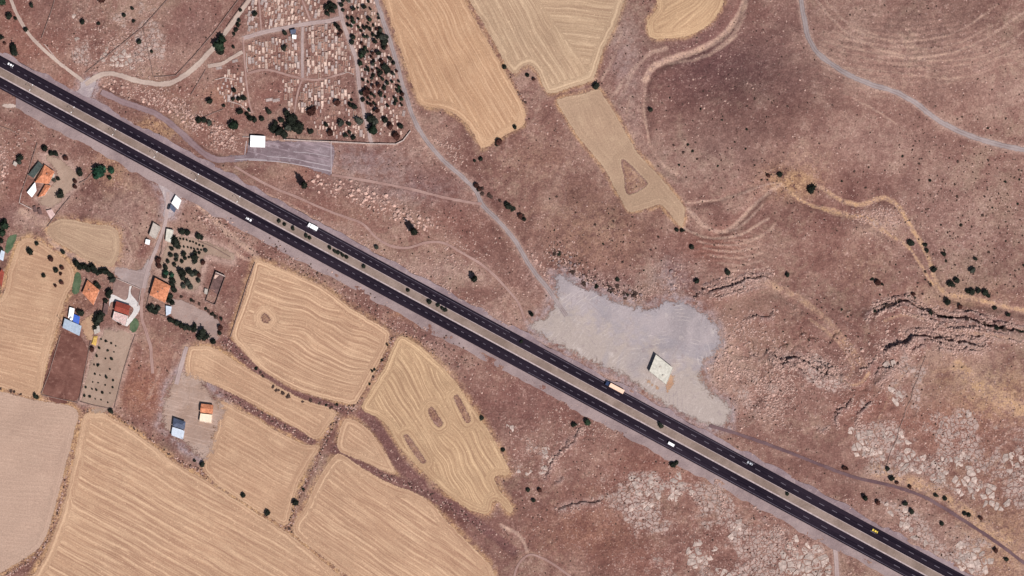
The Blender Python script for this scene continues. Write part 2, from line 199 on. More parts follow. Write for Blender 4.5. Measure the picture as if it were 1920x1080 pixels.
def seg_dist(pts, x, y):
    """distance to polyline, signed side (+ = right of travel in map axes y down)"""
    best = np.full(x.shape, 1e9); side = np.zeros(x.shape); tt = np.zeros(x.shape)
    n = len(pts) - 1
    for i in range(n):
        ax, ay = pts[i]; bx, by = pts[i + 1]; dx, dy = bx - ax, by - ay
        L2 = dx * dx + dy * dy
        t = np.clip(((x - ax) * dx + (y - ay) * dy) / L2, 0, 1)
        d = np.hypot(x - ax - t * dx, y - ay - t * dy)
        s = np.sign(dx * (y - ay) - dy * (x - ax))
        m = d < best
        best = np.where(m, d, best); side = np.where(m, s, side); tt = np.where(m, (i + t) / n, tt)
    return best, side, tt
def bbox_slice(pts, pad):
    a = np.array(pts); x0, y0 = a.min(0) - pad; x1, y1 = a.max(0) + pad
    i0, i1 = np.searchsorted(gxs, [x0, x1]); j0, j1 = np.searchsorted(gys, [y0, y1])
    return slice(j0, j1), slice(i0, i1)
def inside(poly, x, y):
    x = np.asarray(x, float); y = np.asarray(y, float); r = np.zeros(x.shape, bool); n = len(poly)
    for i in range(n):
        ax, ay = poly[i]; bx, by = poly[(i + 1) % n]
        if ay == by: continue
        c = ((ay > y) != (by > y)) & (x < (bx - ax) * (y - ay) / (by - ay) + ax)
        r ^= c
    return r
def smooth_line(pts, step=4.0, closed=False):
    P = np.array(pts, float); n = len(P); outp = []
    rng = range(n) if closed else range(n - 1)
    for i in rng:
        if closed: p0, p1, p2, p3 = P[i - 1], P[i], P[(i + 1) % n], P[(i + 2) % n]
        else: p0, p1, p2, p3 = P[max(i - 1, 0)], P[i], P[i + 1], P[min(i + 2, n - 1)]
        L = np.hypot(*(p2 - p1)); k = max(1, int(L / step))
        for j in range(k):
            t = j / k
            c = 0.5 * ((2 * p1) + (p2 - p0) * t + (2 * p0 - 5 * p1 + 4 * p2 - p3) * t * t + (3 * p1 - p0 - 3 * p2 + p3) * t ** 3)
            outp.append(tuple(c if not closed or L > 9 else p1 + (p2 - p1) * t))
    if not closed: outp.append(tuple(P[-1]))
    return outp

def zlow(px, py):
    px = np.asarray(px, float); py = np.asarray(py, float)
    z = 6.5 * (fbm(px, py, 330, 3, 2) - .5) + 2.6 * (fbm(px, py, 120, 9, 3) - .5)
    z = z + 16.0 * np.exp(-(((px - 1500) / 160) ** 2 + ((py - 255) / 130) ** 2)) + 4.0 * np.exp(-(((px - 1700) / 110) ** 2 + ((py - 380) / 90) ** 2)) - 7.0 * np.exp(-(((px - 1330) / 90) ** 2 + ((py - 90) / 70) ** 2))
    z = z + 4.0 * np.exp(-(((px - 1120) / 130) ** 2 + ((py - 430) / 70) ** 2)) + 4.0 * np.exp(-(((px - 1560) / 120) ** 2 + ((py - 610) / 50) ** 2)) - 3.0 * np.exp(-(((px - 1000) / 90) ** 2 + ((py - 720) / 60) ** 2)) + 3.5 * np.exp(-(((px - 1850) / 120) ** 2 + ((py - 740) / 60) ** 2))
    z = z + 9.0 * np.exp(-(((px - 1780) / 260) ** 2 + ((py - 90) / 130) ** 2)) + 2.0 * np.exp(-(((px - 1290) / 90) ** 2 + ((py - 40) / 60) ** 2))
    z = z - 1.5 * np.exp(-(((py - 560 - .05 * (px - 1600)) / 60) ** 2)) * sstep(1350, 1700, px)
    hd = np.abs(py - (135.5 + HW * px)) * .88                    # the highway lies on an even bed
    k = 1 - sstep(45, 110, hd)
    zb = 1.4 * (fbm(px * .6, px * .2, 420, 21, 1) - .5)
    return z * (1 - k) + zb * k

ROCK, STRAW, GRAV, DARK, RED, PALE = [np.zeros(PX.shape) for _ in range(6)]
MASKS = [ROCK, STRAW, GRAV, DARK, RED, PALE]
warpx = PX + 26 * (fbm(PX, PY, 40, 31, 3) - .5); warpy = PY + 26 * (fbm(PX, PY, 40, 41, 3) - .5)
for (cx, cy, rx, ry, v) in BLOBS:
    s = bbox_slice([(cx - rx * 1.8, cy - ry * 1.8), (cx + rx * 1.8, cy + ry * 1.8)], 16)
    g = np.exp(-1.3 * (((warpx[s] - cx) / rx) ** 2 + ((warpy[s] - cy) / ry) ** 2))
    for M, a in zip(MASKS, v):
        if a: M[s] = np.maximum(M[s], a * g) + 0.25 * np.minimum(M[s], a * g)
for pts, w, a in THIN:
    sp = smooth_line(pts, 8); s = bbox_slice(sp, 20)
    d, _, _ = seg_dist(sp, PX[s] + 3 * (fbm(PX[s], PY[s], 14, 51, 2) - .5), PY[s] + 3 * (fbm(PX[s], PY[s], 14, 61, 2) - .5))
    g = a * (1 - sstep(w * .25, w * .75 + 1, d)) * (.6 + .8 * fbm(PX[s], PY[s], 18, 71, 2))
    wash = np.mean([q[0] for q in pts]) > 1440 and np.mean([q[1] for q in pts]) > 320; STRAW[s] = np.maximum(STRAW[s], g * (.8 if wash else .34)); PALE[s] = np.maximum(PALE[s], g * (.7 if wash else 1.5))
for pts, w in STRIPS:
    s = bbox_slice(pts, 20); d, _, _ = seg_dist(pts, warpx[s] * .3 + PX[s] * .7, warpy[s] * .3 + PY[s] * .7)
    g = 1 - sstep(w * .6, w * 1.3, d); DARK[s] = np.maximum(DARK[s], .6 * g); RED[s] = np.maximum(RED[s], .5 * g)

ZL = zlow(PX, PY)
def grow(poly, d):
    n = len(poly); a = sum(poly[i][0] * poly[(i + 1) % n][1] - poly[(i + 1) % n][0] * poly[i][1] for i in range(n)); sg = 1 if a > 0 else -1; o = []
    for i in range(n):
        p, q, r = poly[i - 1], poly[i], poly[(i + 1) % n]
        n1 = Vector((q[1] - p[1], p[0] - q[0])).normalized() * sg; n2 = Vector((r[1] - q[1], q[0] - r[0])).normalized() * sg
        v = n1 + n2; v = v.normalized() * min(d * 1.5, d / max(.4, v.length / 2)) if v.length > .1 else n1 * d
        o.append((q[0] + v.x, q[1] + v.y))
    return o
GROW = [2, 2, 2, 2, 3, 3, 3.5, 3.0, 3, 1.0, 1.0, 2.2, .6, .8]
FIELDS = [(grow(f[0], g), *f[1:]) for f, g in zip(FIELDS, GROW)]
for fi, f in enumerate(FIELDS):
    s = bbox_slice(f[0], 24); d, _, _ = seg_dist(list(f[0]) + [f[0][0]], PX[s], PY[s])
    g = np.exp(-(d / (7.0 if fi > 3 else 4.0)) ** 2) * (.45 + .8 * fbm(PX[s], PY[s], 30, 91, 3)); STRAW[s] = np.maximum(STRAW[s], np.clip(g * (1.1 if fi in (5, 6, 7, 9, 10) else .8), 0, 1))
for pts, w in STRIPS:                            # brush strips stay dark
    s = bbox_slice(pts, 20); d, _, _ = seg_dist(pts, warpx[s] * .3 + PX[s] * .7, warpy[s] * .3 + PY[s] * .7)
    g = 1 - sstep(w * .7, w * 1.4, d)
    if w > 4: STRAW[s] *= 1 - .95 * g; DARK[s] = np.maximum(DARK[s], .9 * g); RED[s] = np.maximum(RED[s], .45 * g); PALE[s] *= 1 - g
FLAT = np.zeros(PX.shape)                       # 1 where a sheet lies on the ground
for f in FIELDS:
    s = bbox_slice(f[0], 4); FLAT[s] = np.maximum(FLAT[s], inside(f[0], PX[s], PY[s]))
for h in HOLES:
    s = bbox_slice(h, 4); FLAT[s] = np.where(inside(h, PX[s], PY[s]), 0, FLAT[s])
for y_ in YARDS:
    s = bbox_slice(y_[0], 40); m = inside(y_[0], PX[s], PY[s]); FLAT[s] = np.maximum(FLAT[s], m)
    if y_[1] in ('gravel_lot', 'grey_yard', 'tan_yard', 'grey_lot'):      # gravel and dust carried out over the edge
        d, _, _ = seg_dist(list(y_[0]) + [y_[0][0]], PX[s], PY[s]); g = np.exp(-(d / (10 if y_[1] == 'gravel_lot' else 8)) ** 2) * (.35 + 1.0 * fbm(PX[s], PY[s], 26, 201, 3))
        (GRAV if 'gr' in y_[1] else PALE)[s] = np.maximum((GRAV if 'gr' in y_[1] else PALE)[s], np.clip(g, 0, .95)); DARK[s] *= 1 - .7 * np.clip(g, 0, 1)
for r in ROADS:
    sp = smooth_line(r[0], 6); s = bbox_slice(sp, 30); d, _, _ = seg_dist(sp, PX[s], PY[s])
    FLAT[s] = np.maximum(FLAT[s], d < r[1] * .5)
    near = np.exp(-np.maximum(d - r[1] * .5, 0) / 3.0)
    if 'grey' in r[2] or 'lane' in r[2]: PALE[s] = np.maximum(PALE[s], near * .75)
hdist = (PY - (135.5 + HW * PX)) * .88
FLAT = np.maximum(FLAT, (np.abs(hdist) < 30) * 1.0)
def blur(a, n):
    for _ in range(n):
        a = (a + np.roll(a, 1, 0) + np.roll(a, -1, 0)) / 3; a = (a + np.roll(a, 1, 1) + np.roll(a, -1, 1)) / 3
    return a
FL_OUT = np.clip(blur(FLAT, 2) * 2.2, 0, 1)      # a little wider than the sheets
for h in HOLES:
    s = bbox_slice(h, 4); STRAW[s] = np.where(inside(h, PX[s], PY[s]), .35, STRAW[s])
FL_IN = np.clip(blur(FLAT, 2) * 2.2 - 1.2, 0, 1)

wild = 1 - FL_OUT
ZONES = [[(950,790),(1000,810),(1035,850),(1030,905),(975,900),(955,850)], [(1150,890),(1260,885),(1330,915),(1420,965),(1500,1005),(1600,1070),(1600,1110),(1215,1110),(1180,1000),(1140,930)], [(1090,890),(1150,880),(1190,980),(1130,960)], [(1640,935),(1720,950),(1850,1030),(1890,1080),(1800,1070),(1700,1000)],
         [(1655,690),(1745,665),(1735,770),(1665,770)], [(1590,800),(1700,790),(1690,885),(1610,880)], [(1690,790),(1800,770),(1930,800),(1930,970),(1850,955),(1740,905),(1680,885)], [(1450,660),(1560,670),(1595,730),(1540,745),(1490,705)], [(140,15),(300,15),(315,105),(235,145),(140,115)]]
for zq in ZONES:
    s = bbox_slice(zq, 30); zmask = blur(inside(zq, warpx[s] * 1.8 - PX[s] * .8, warpy[s] * 1.8 - PY[s] * .8).astype(float), 9); ROCK[s] = np.maximum(ROCK[s], .90 * zmask * (.5 + .5 * sstep(.38, .56, fbm(PX[s], PY[s], 75, 181, 3))))
ROCK *= (1 - .9 * FL_OUT)
rough = np.clip(.28 + 1.0 * ROCK + .3 * DARK - .12 * sstep(1200, 1500, PX) * (PY < 330), .12, 1.3)
HN = (fbm(PX, PY, 34, 81, 3) - .5) * 1.5 + (fbm(PX, PY, 10, 85, 2) - .5) * 1.0 * rough + (RNG.rand(NY, NX) - .5) * .5 * rough
Z = ZL + HN * wild
for ci, (pts, H, fall) in enumerate(CLIFFS):
    jp = []
    sp = []
    for i in range(len(pts) - 1):
        for t in np.linspace(0, 1, 4, endpoint=False):
            a, b = pts[i], pts[i + 1]; sp.append((a[0] + (b[0] - a[0]) * t + random.uniform(-2, 2), a[1] + (b[1] - a[1]) * t + random.uniform(-2, 2)))
    sp.append(pts[-1])
    s = bbox_slice(sp, fall * 3)
    d, sd, t = seg_dist(sp, PX[s], PY[s])
    taper = np.clip(np.minimum(t, 1 - t) * 7, 0, 1)
    up = np.where(sd > 0, 1.0, 0.0) * np.exp(-(d / fall) ** 2) * H * 1.25 * taper
    dn = np.where(sd <= 0, 1.0, 0.0) * np.exp(-(d / (fall * .5)) ** 2) * H * .35 * taper
    Z[s] += (up - dn) * wild[s]
    ROCK[s] = np.maximum(ROCK[s], .6 * np.exp(-(d / (fall * .55)) ** 2) * (sd > 0) * taper)
    GRAV[s] = np.maximum(GRAV[s], .35 * np.exp(-(d / (fall * .6)) ** 2) * taper)
GULLIES = [([(1280,410),(1330,440),(1380,420),(1440,360),(1500,378),(1600,405),(1665,440),(1715,480),(1750,530),(1790,560),(1920,585)], 2.2, 9), ([(1400,-20),(1375,45),(1320,88),(1260,112),(1222,140),(1208,190),(1214,250),(1240,305),(1275,335)], 1.8, 8),
 ([(1300,385),(1350,372),(1410,350),(1460,340)], 1.2, 6), ([(1530,352),(1612,388),(1657,376),(1690,395),(1730,460),(1757,528)], 1.4, 7), ([(1440,545),(1500,575),(1560,625),(1610,690)], 1.5, 9), ([(560,400),(640,445),(760,512),(900,592)], 1.6, 8), ([(190,160),(290,205),(360,262),(410,290)], 1.6, 8),
 ([(1640,578),(1700,560),(1755,586),(1856,608),(1925,620)], 2.0, 10), ([(680,780),(725,835),(760,890),(850,955),(960,1030)], 1.3, 9), ([(375,390),(480,465),(600,530),(720,605),(850,680)], 1.4, 8), ([(1400,660),(1430,720),(1400,780)], 1.5, 12), ([(1590,600),(1640,640),(1655,690),(1610,740)], 1.6, 9)]
for pts, dep, w in GULLIES:
    sp = smooth_line(pts, 6); s = bbox_slice(sp, w * 3 + 10); d, _, _ = seg_dist(sp, warpx[s] * .25 + PX[s] * .75, warpy[s] * .25 + PY[s] * .75)
    Z[s] -= dep * np.exp(-(d / w) ** 2) * wild[s]
    m = (np.abs(PX[s] - 1375) < 90) & (np.abs(PY[s] - 465) < 45) if False else None
tz = np.exp(-(((PX - 1375) / 85) ** 2 + ((PY - 468) / 34) ** 2)) * wild
Z += .38 * tz * np.sin((PY - .12 * (PX - 1375) + 9 * np.sin((PX - 1300) / 45)) * 2 * math.pi / 9.0)
tz = (np.exp(-(((PX - 1700) / 190) ** 2 + ((PY - 110) / 80) ** 2))) * wild
Z += .24 * tz * np.sin((PY + .0011 * (PX - 1700) ** 2 + 5 * fbm(PX, PY, 80, 12, 2)) * 2 * math.pi / 11.0)
# joints and crevices that open in the bedrock
CREV = [(1500,640,150,70,2.2),(1690,650,80,40,2.4),(1800,605,140,30,2.2),(1620,760,90,50,1.6),(1340,545,60,22,1.8),(1460,520,60,16,1.4),(1010,850,60,70,1.2),(1080,800,50,30,1.3),(1370,970,200,80,.9),(1800,860,140,90,.9),(1160,545,70,18,1.2),(1660,415,50,20,1.0),(1430,740,70,50,1.3)]
cz = np.zeros(PX.shape)
for cx, cy, rx, ry, dep in CREV:
    s = bbox_slice([(cx - rx * 2, cy - ry * 2), (cx + rx * 2, cy + ry * 2)], 5); cz[s] = np.maximum(cz[s], dep * np.exp(-((PX[s] - cx) / rx) ** 2 - ((PY[s] - cy) / ry) ** 2))
n1 = fbm(warpx * .5 + PX * .5, (warpy * .5 + PY * .5) * 1.35, 46, 131, 3); n2 = fbm(PX * 1.1, PY, 30, 141, 3)
crev = np.exp(-((n1 - .5) / .013) ** 2) * sstep(.44, .56, fbm(PX, PY, 55, 151, 2)) + .6 * np.exp(-((n2 - .52) / .011) ** 2) * sstep(.5, .6, fbm(PX, PY, 40, 161, 2))
Z -= np.clip(crev, 0, 1.1) * cz * wild
Z += cz * .5 * (sstep(.5, .51, n1) - .5) * wild * sstep(.4, .55, fbm(PX, PY, 70, 171, 2))
Z = Z - 0.30 * FL_IN
ZG = Z
def zg(px, py):
    """height of the finished ground at one map point"""
    i = int(np.clip(np.searchsorted(gxs, px) - 1, 0, NX - 2)); j = int(np.clip(np.searchsorted(gys, py) - 1, 0, NY - 2))
    tx = (px - gxs[i]) / (gxs[i + 1] - gxs[i]); ty = (py - gys[j]) / (gys[j + 1] - gys[j])
    return float((ZG[j, i] * (1 - tx) + ZG[j, i + 1] * tx) * (1 - ty) + (ZG[j + 1, i] * (1 - tx) + ZG[j + 1, i + 1] * tx) * ty)
def flat_at(px, py):
    i = int(np.clip(np.searchsorted(gxs, px), 0, NX - 1)); j = int(np.clip(np.searchsorted(gys, py), 0, NY - 1))
    return FL_OUT[j, i]
def base_z(px, py):
    """what a thing stands on: the sheet if there is one, else the ground"""
    if flat_at(px, py) > .9: return float(zlow(px, py)) + .05
    return zg(px, py)
# ------------------------------------------------------------------ materials
class NB:
    """small node builder"""
    def __init__(s, name):
        s.m = bpy.data.materials.new(name); s.m.use_nodes = True
        s.t = s.m.node_tree; s.n = s.t.nodes; s.n.clear()
        s.out = s.n.new('ShaderNodeOutputMaterial'); s.bsdf = s.n.new('ShaderNodeBsdfPrincipled')
        s.t.links.new(s.bsdf.outputs[0], s.out.inputs[0])
        s.bsdf.inputs['Roughness'].default_value = .95; s.bsdf.inputs['Specular IOR Level'].default_value = .1
    def link(s, a, b): s.t.links.new(a, b)
    def val(s, sock, v):
        if hasattr(v, 'links'): s.link(v, sock)
        else:
            if isinstance(v, tuple) and len(v) == 3 and sock.type == 'RGBA': v = (*v, 1)
            sock.default_value = v
    def obj(s): return s.n.new('ShaderNodeTexCoord').outputs['Object']
    def geo(s): return s.n.new('ShaderNodeNewGeometry').outputs['Position']
    def rnd(s): return s.n.new('ShaderNodeObjectInfo').outputs['Random']
    def attr(s, name):
        a = s.n.new('ShaderNodeAttribute'); a.attribute_name = name; return a
    def sep(s, v):
        a = s.n.new('ShaderNodeSeparateXYZ'); s.link(v, a.inputs[0]); return a.outputs
    def comb(s, x, y, z=0.0):
        a = s.n.new('ShaderNodeCombineXYZ')
        for i, v in enumerate((x, y, z)): s.val(a.inputs[i], v)
        return a.outputs[0]
    def noise(s, vec, scale, detail=3, rough=.55, dist=0.0):
        a = s.n.new('ShaderNodeTexNoise'); s.link(vec, a.inputs['Vector'])
        a.inputs['Scale'].default_value = scale; a.inputs['Detail'].default_value = detail
        a.inputs['Roughness'].default_value = rough; a.inputs['Distortion'].default_value = dist
        return a.outputs['Fac']
    def voro(s, vec, scale, feature='F1'):
        a = s.n.new('ShaderNodeTexVoronoi'); a.feature = feature; s.link(vec, a.inputs['Vector']); a.inputs['Scale'].default_value = scale
        return a.outputs
    def math(s, op, a, b=0.0, c=0.0, clamp=False):
        n = s.n.new('ShaderNodeMath'); n.operation = op; n.use_clamp = clamp
        s.val(n.inputs[0], a); s.val(n.inputs[1], b); s.val(n.inputs[2], c); return n.outputs[0]
    def ss(s, v, a, b):
        n = s.n.new('ShaderNodeMapRange'); n.interpolation_type = 'SMOOTHSTEP'
        s.val(n.inputs['Value'], v); n.inputs['From Min'].default_value = a; n.inputs['From Max'].default_value = b; return n.outputs[0]
    def mr(s, v, a, b, c, d):
        n = s.n.new('ShaderNodeMapRange'); s.val(n.inputs['Value'], v)
        for k, q in (('From Min', a), ('From Max', b), ('To Min', c), ('To Max', d)): n.inputs[k].default_value = q
        return n.outputs[0]
    def mix(s, f, a, b, mode='MIX'):
        n = s.n.new('ShaderNodeMix'); n.data_type = 'RGBA'; n.blend_type = mode
        s.val(n.inputs[0], f); s.val(n.inputs[6], a); s.val(n.inputs[7], b); return n.outputs[2]
    def ramp(s, v, stops):
        n = s.n.new('ShaderNodeValToRGB'); s.val(n.inputs[0], v); e = n.color_ramp.elements
        while len(e) < len(stops): e.new(.5)
        for k, (p, c) in zip(e, stops): k.position = p; k.color = (*c, 1)
        return n.outputs[0]
    def bump(s, h, dist=.2, strength=1.0):
        n = s.n.new('ShaderNodeBump'); s.link(h, n.inputs['Height']); n.inputs['Distance'].default_value = dist; n.inputs['Strength'].default_value = strength
        s.link(n.outputs[0], s.bsdf.inputs['Normal'])
    def fade(s, edge, o, width, scale=.35, soft=.16):
        """the sheet thins out to bare patches towards its edge"""
        n = s.math('ADD', s.math('MULTIPLY', s.noise(o, scale, 3, .65), .7), s.math('MULTIPLY', s.noise(o, scale * 4, 2, .6), .3))
        v = s.math('SUBTRACT', s.math('DIVIDE', edge, width), s.mr(n, .3, .7, 0, 1))
        s.link(s.ss(v, -soft, soft), s.bsdf.inputs['Alpha'])
    def done(s, col, rough=None):
        s.val(s.bsdf.inputs['Base Color'], col)
        if rough is not None: s.bsdf.inputs['Roughness'].default_value = rough
        return s.m

def plain(name, c, var=.18, scale=.8, rough=.9, spec=.1, hue=None, randv=0.0, metal=0):
    b = NB(name); o = b.obj()
    n1 = b.noise(o, scale, 4); n2 = b.noise(o, scale * 6, 2)
    f = b.math('ADD', b.math('MULTIPLY', n1, .65), b.math('MULTIPLY', n2, .35))
    lo = tuple(x * (1 - 2 * var) for x in c); hi = tuple(min(x * (1 + 2 * var), .95) for x in (hue or c))
    col = b.mix(b.ss(f, .32, .68), lo, hi)
    if randv: col = b.mix(1.0, col, b.mix(b.rnd(), (1 - randv, 1 - randv, 1 - randv), (1 + randv, 1 + randv * .9, 1 + randv * .8)), 'MULTIPLY')
    b.bsdf.inputs['Specular IOR Level'].default_value = spec; b.bsdf.inputs['Metallic'].default_value = metal
    return b.done(col, rough)

SOIL_D = (.092, .040, .034); SOIL_M = (.168, .087, .070); SOIL_L = (.268, .170, .132)
ROCK_C = (.36, .27, .235); STRAW_C = (.36, .225, .125); PALE_C = (.375, .26, .215)
def mat_ground():
    b = NB('dry_earth'); o = b.geo()
    A = b.sep(b.attr('mask_a').outputs['Vector']); B = b.sep(b.attr('mask_b').outputs['Vector'])
    n0 = b.noise(o, .009, 4); n1 = b.noise(o, .05, 5, .6); n2 = b.noise(o, .22, 4, .6); n3 = b.noise(o, .85, 2, .6)
    f = b.math('ADD', b.math('MULTIPLY', n1, .40), b.math('ADD', b.math('MULTIPLY', n0, .42), b.math('MULTIPLY', n2, .18)))
    col = b.ramp(f, [(.37, SOIL_D), (.49, SOIL_M), (.61, SOIL_L)])
    dry = b.ss(b.math('ADD', b.math('MULTIPLY', b.noise(o, .016, 4, .6, .8), .7), b.math('MULTIPLY', n2, .3)), .50, .66); col = b.mix(b.math('MULTIPLY', dry, .6), col, b.mix(n3, (.205, .135, .095), (.275, .195, .145)))
    col = b.mix(b.math('MULTIPLY', B[1], .8), col, b.mix(n2, (.15, .058, .04), (.25, .102, .07)))
    col = b.mix(b.math('MULTIPLY', B[0], .85), col, b.mix(n2, (.082, .038, .038), (.15, .074, .068)))
    col = b.mix(b.math('MULTIPLY', B[2], b.mr(n2, .3, .65, .45, .9)), col, PALE_C)
    st = b.math('MULTIPLY', A[1], b.ss(b.math('ADD', n2, b.math('MULTIPLY', n3, .5)), .5, .9))
    col = b.mix(st, col, b.mix(n3, (.30, .165, .08), (.45, .29, .16)))
    gv = b.math('MULTIPLY', A[2], b.ss(n2, .3, .65))
    col = b.mix(gv, col, b.mix(n3, (.20, .15, .155), (.33, .265, .265)))
    # pale bedrock showing through the soil
    wv = b.n.new('ShaderNodeVectorMath'); wv.operation = 'ADD'; b.link(o, wv.inputs[0])
    nz = b.n.new('ShaderNodeTexNoise'); b.link(o, nz.inputs['Vector']); nz.inputs['Scale'].default_value = .35; nz.inputs['Detail'].default_value = 2
    sc = b.n.new('ShaderNodeVectorMath'); sc.operation = 'SCALE'; b.link(nz.outputs['Color'], sc.inputs[0]); sc.inputs['Scale'].default_value = 3.2; b.link(sc.outputs[0], wv.inputs[1])
    vd = b.voro(wv.outputs[0], .27, 'DISTANCE_TO_EDGE')[0]
    cell = b.voro(wv.outputs[0], .27)
    patch = b.math('ADD', b.math('MULTIPLY', n1, .7), b.math('MULTIPLY', b.noise(o, .13, 3), .45))
    thr = b.mr(A[0], 0, 1, .80, .44)
    on = b.ss(b.math('SUBTRACT', patch, thr), -.03, .09)
    on = b.math('MULTIPLY', on, b.ss(vd, .02, .14))
    rk = b.mix(b.sep(cell[1])[0], tuple(x * .78 for x in ROCK_C), tuple(x * 1.14 for x in ROCK_C))
    rk = b.mix(b.ss(n3, .3, .8), rk, tuple(x * .74 for x in ROCK_C))
    col = b.mix(b.math('MULTIPLY', on, b.ss(A[0], .02, .3)), col, rk)
    # loose pebbles
    pb = b.voro(o, .62); pm = b.math('MULTIPLY', b.math('LESS_THAN', pb[0], .30), b.math('GREATER_THAN', b.sep(pb[1])[0], b.mr(A[0], 0, .6, .93, .55)))
    col = b.mix(b.math('MULTIPLY', pm, .55), col, b.mix(b.sep(pb[1])[1], (.30, .2, .17), (.44, .32, .27)))
    db = b.voro(o, .34); dm = b.math('MULTIPLY', b.math('LESS_THAN', db[0], .26), b.math('GREATER_THAN', b.sep(db[1])[1], .9))
    col = b.mix(b.math('MULTIPLY', dm, .55), col, (.07, .045, .034))
    mo = b.math('ADD', b.math('MULTIPLY', b.noise(o, .30, 3, .6), .6), b.math('MULTIPLY', n3, .4))
    amt = b.math('ADD', .26, b.math('MULTIPLY', A[0], .5))
    amt = b.math('ADD', amt, b.math('MULTIPLY', b.ss(n1, .45, .62), .28), clamp=True)
    col = b.mix(b.math('MULTIPLY', b.ss(mo, .52, .68), amt), col, (.355, .235, .20))
    col = b.mix(b.math('MULTIPLY', b.ss(mo, .47, .33), b.math('MULTIPLY', amt, .9)), col, (.10, .05, .043))
    g = b.mr(n3, .25, .75, .70, 1.30)
    col = b.mix(1.0, col, b.comb(g, g, g), 'MULTIPLY')
    b.bump(b.math('ADD', b.math('MULTIPLY', n2, .5), b.math('ADD', b.math('MULTIPLY', n3, .35), b.math('MULTIPLY', on, .25))), .9, .8)
    return b.done(col)

FC = dict(orange=((.385, .235, .138), (.48, .32, .20), (.285, .162, .098)), pale=((.352, .242, .155), (.46, .335, .22), (.262, .17, .112)),
          yellow=((.365, .236, .14), (.49, .34, .205), (.258, .155, .095)), dull=((.325, .222, .15), (.40, .285, .19), (.245, .155, .105)),
          grey=((.355, .246, .185), (.40, .283, .215), (.32, .213, .16)), tan=((.372, .232, .146), (.485, .33, .212), (.262, .15, .097)))
def mat_field(kind, period, contrast):
    """rows run along 'along'; 'row' is the distance across them in metres"""
    b = NB('stubble_' + kind); o = b.geo(); c0, c1, c2 = FC[kind]
    v = b.sep(b.attr('rows').outputs['Vector']); row, along, edge = v[0], v[1], v[2]
    big = b.noise(o, .018, 4); mid = b.noise(o, .11, 4); fine = b.noise(o, 1.1, 2, .7)
    streak = b.noise(b.comb(b.math('MULTIPLY', row, .42), b.math('MULTIPLY', along, .011)), 1.0, 3, .65)
    streak2 = b.noise(b.comb(b.math('MULTIPLY', row, .95), b.math('MULTIPLY', along, .024)), 1.0, 2, .55)
    ph = b.math('ADD', b.math('MULTIPLY', row, 2 * math.pi / period), b.math('MULTIPLY', b.math('SUBTRACT', mid, .5), 3.0))
    wave = b.math('MULTIPLY_ADD', b.math('SINE', ph), .5, .5)
    pres = b.ss(b.noise(b.comb(b.math('MULTIPLY', row, .10), b.math('MULTIPLY', along, .012)), 1.0, 3), .36, .56)
    thread = b.math('MULTIPLY', b.math('POWER', wave, 3.5), b.math('MULTIPLY', pres, b.ss(b.noise(b.comb(b.math('MULTIPLY', row, .3), b.math('MULTIPLY', along, .035)), 1.0, 2), .34, .52)))
    col = b.mix(b.ss(big, .34, .66), c0, tuple(.6 * x + .4 * y for x, y in zip(c0, c2)))
    col = b.mix(b.math('MULTIPLY', b.ss(b.noise(o, .05, 4, .6), .5, .68), .45), col, c1)
    col = b.mix(b.math('MULTIPLY', b.ss(streak, .36, .66), .8 * contrast), col, c2)
    col = b.mix(b.math('MULTIPLY', b.ss(streak2, .46, .72), .75 * contrast), col, c1)
    col = b.mix(b.math('MULTIPLY', b.ss(streak2, .46, .30), .55 * contrast), col, c2)
    col = b.mix(b.math('MULTIPLY', thread, .85 * contrast), col, tuple(min(1, x * 1.08) for x in c1))
    col = b.mix(b.math('MULTIPLY', b.ss(b.math('ADD', edge, b.math('MULTIPLY', mid, 4)), 4.4, 2.2), .55), col, c1)
    streak3 = b.noise(b.comb(b.math('MULTIPLY', row, 1.9), b.math('MULTIPLY', along, .05)), 1.0, 1)
    col = b.mix(b.math('MULTIPLY', b.ss(streak3, .5, .72), .5 * contrast), col, c1); col = b.mix(b.math('MULTIPLY', b.ss(streak3, .46, .28), .5 * contrast), col, c2)
    sp = b.voro(o, .5); sm = b.math('MULTIPLY', b.math('LESS_THAN', sp[0], .25), b.math('GREATER_THAN', b.sep(sp[1])[0], .9))
    col = b.mix(b.math('MULTIPLY', sm, .4), col, tuple(min(1, x * 1.25) for x in c1))
    g = b.mr(fine, .25, .75, .80, 1.20)
    col = b.mix(1.0, col, b.comb(g, g, g), 'MULTIPLY')
    b.fade(edge, o, 1.6, .9)
    b.bump(b.math('ADD', b.math('MULTIPLY', thread, .2), b.math('ADD', b.math('MULTIPLY', streak, .35), b.math('MULTIPLY', fine, .2))), .5, .55)
    return b.done(col)

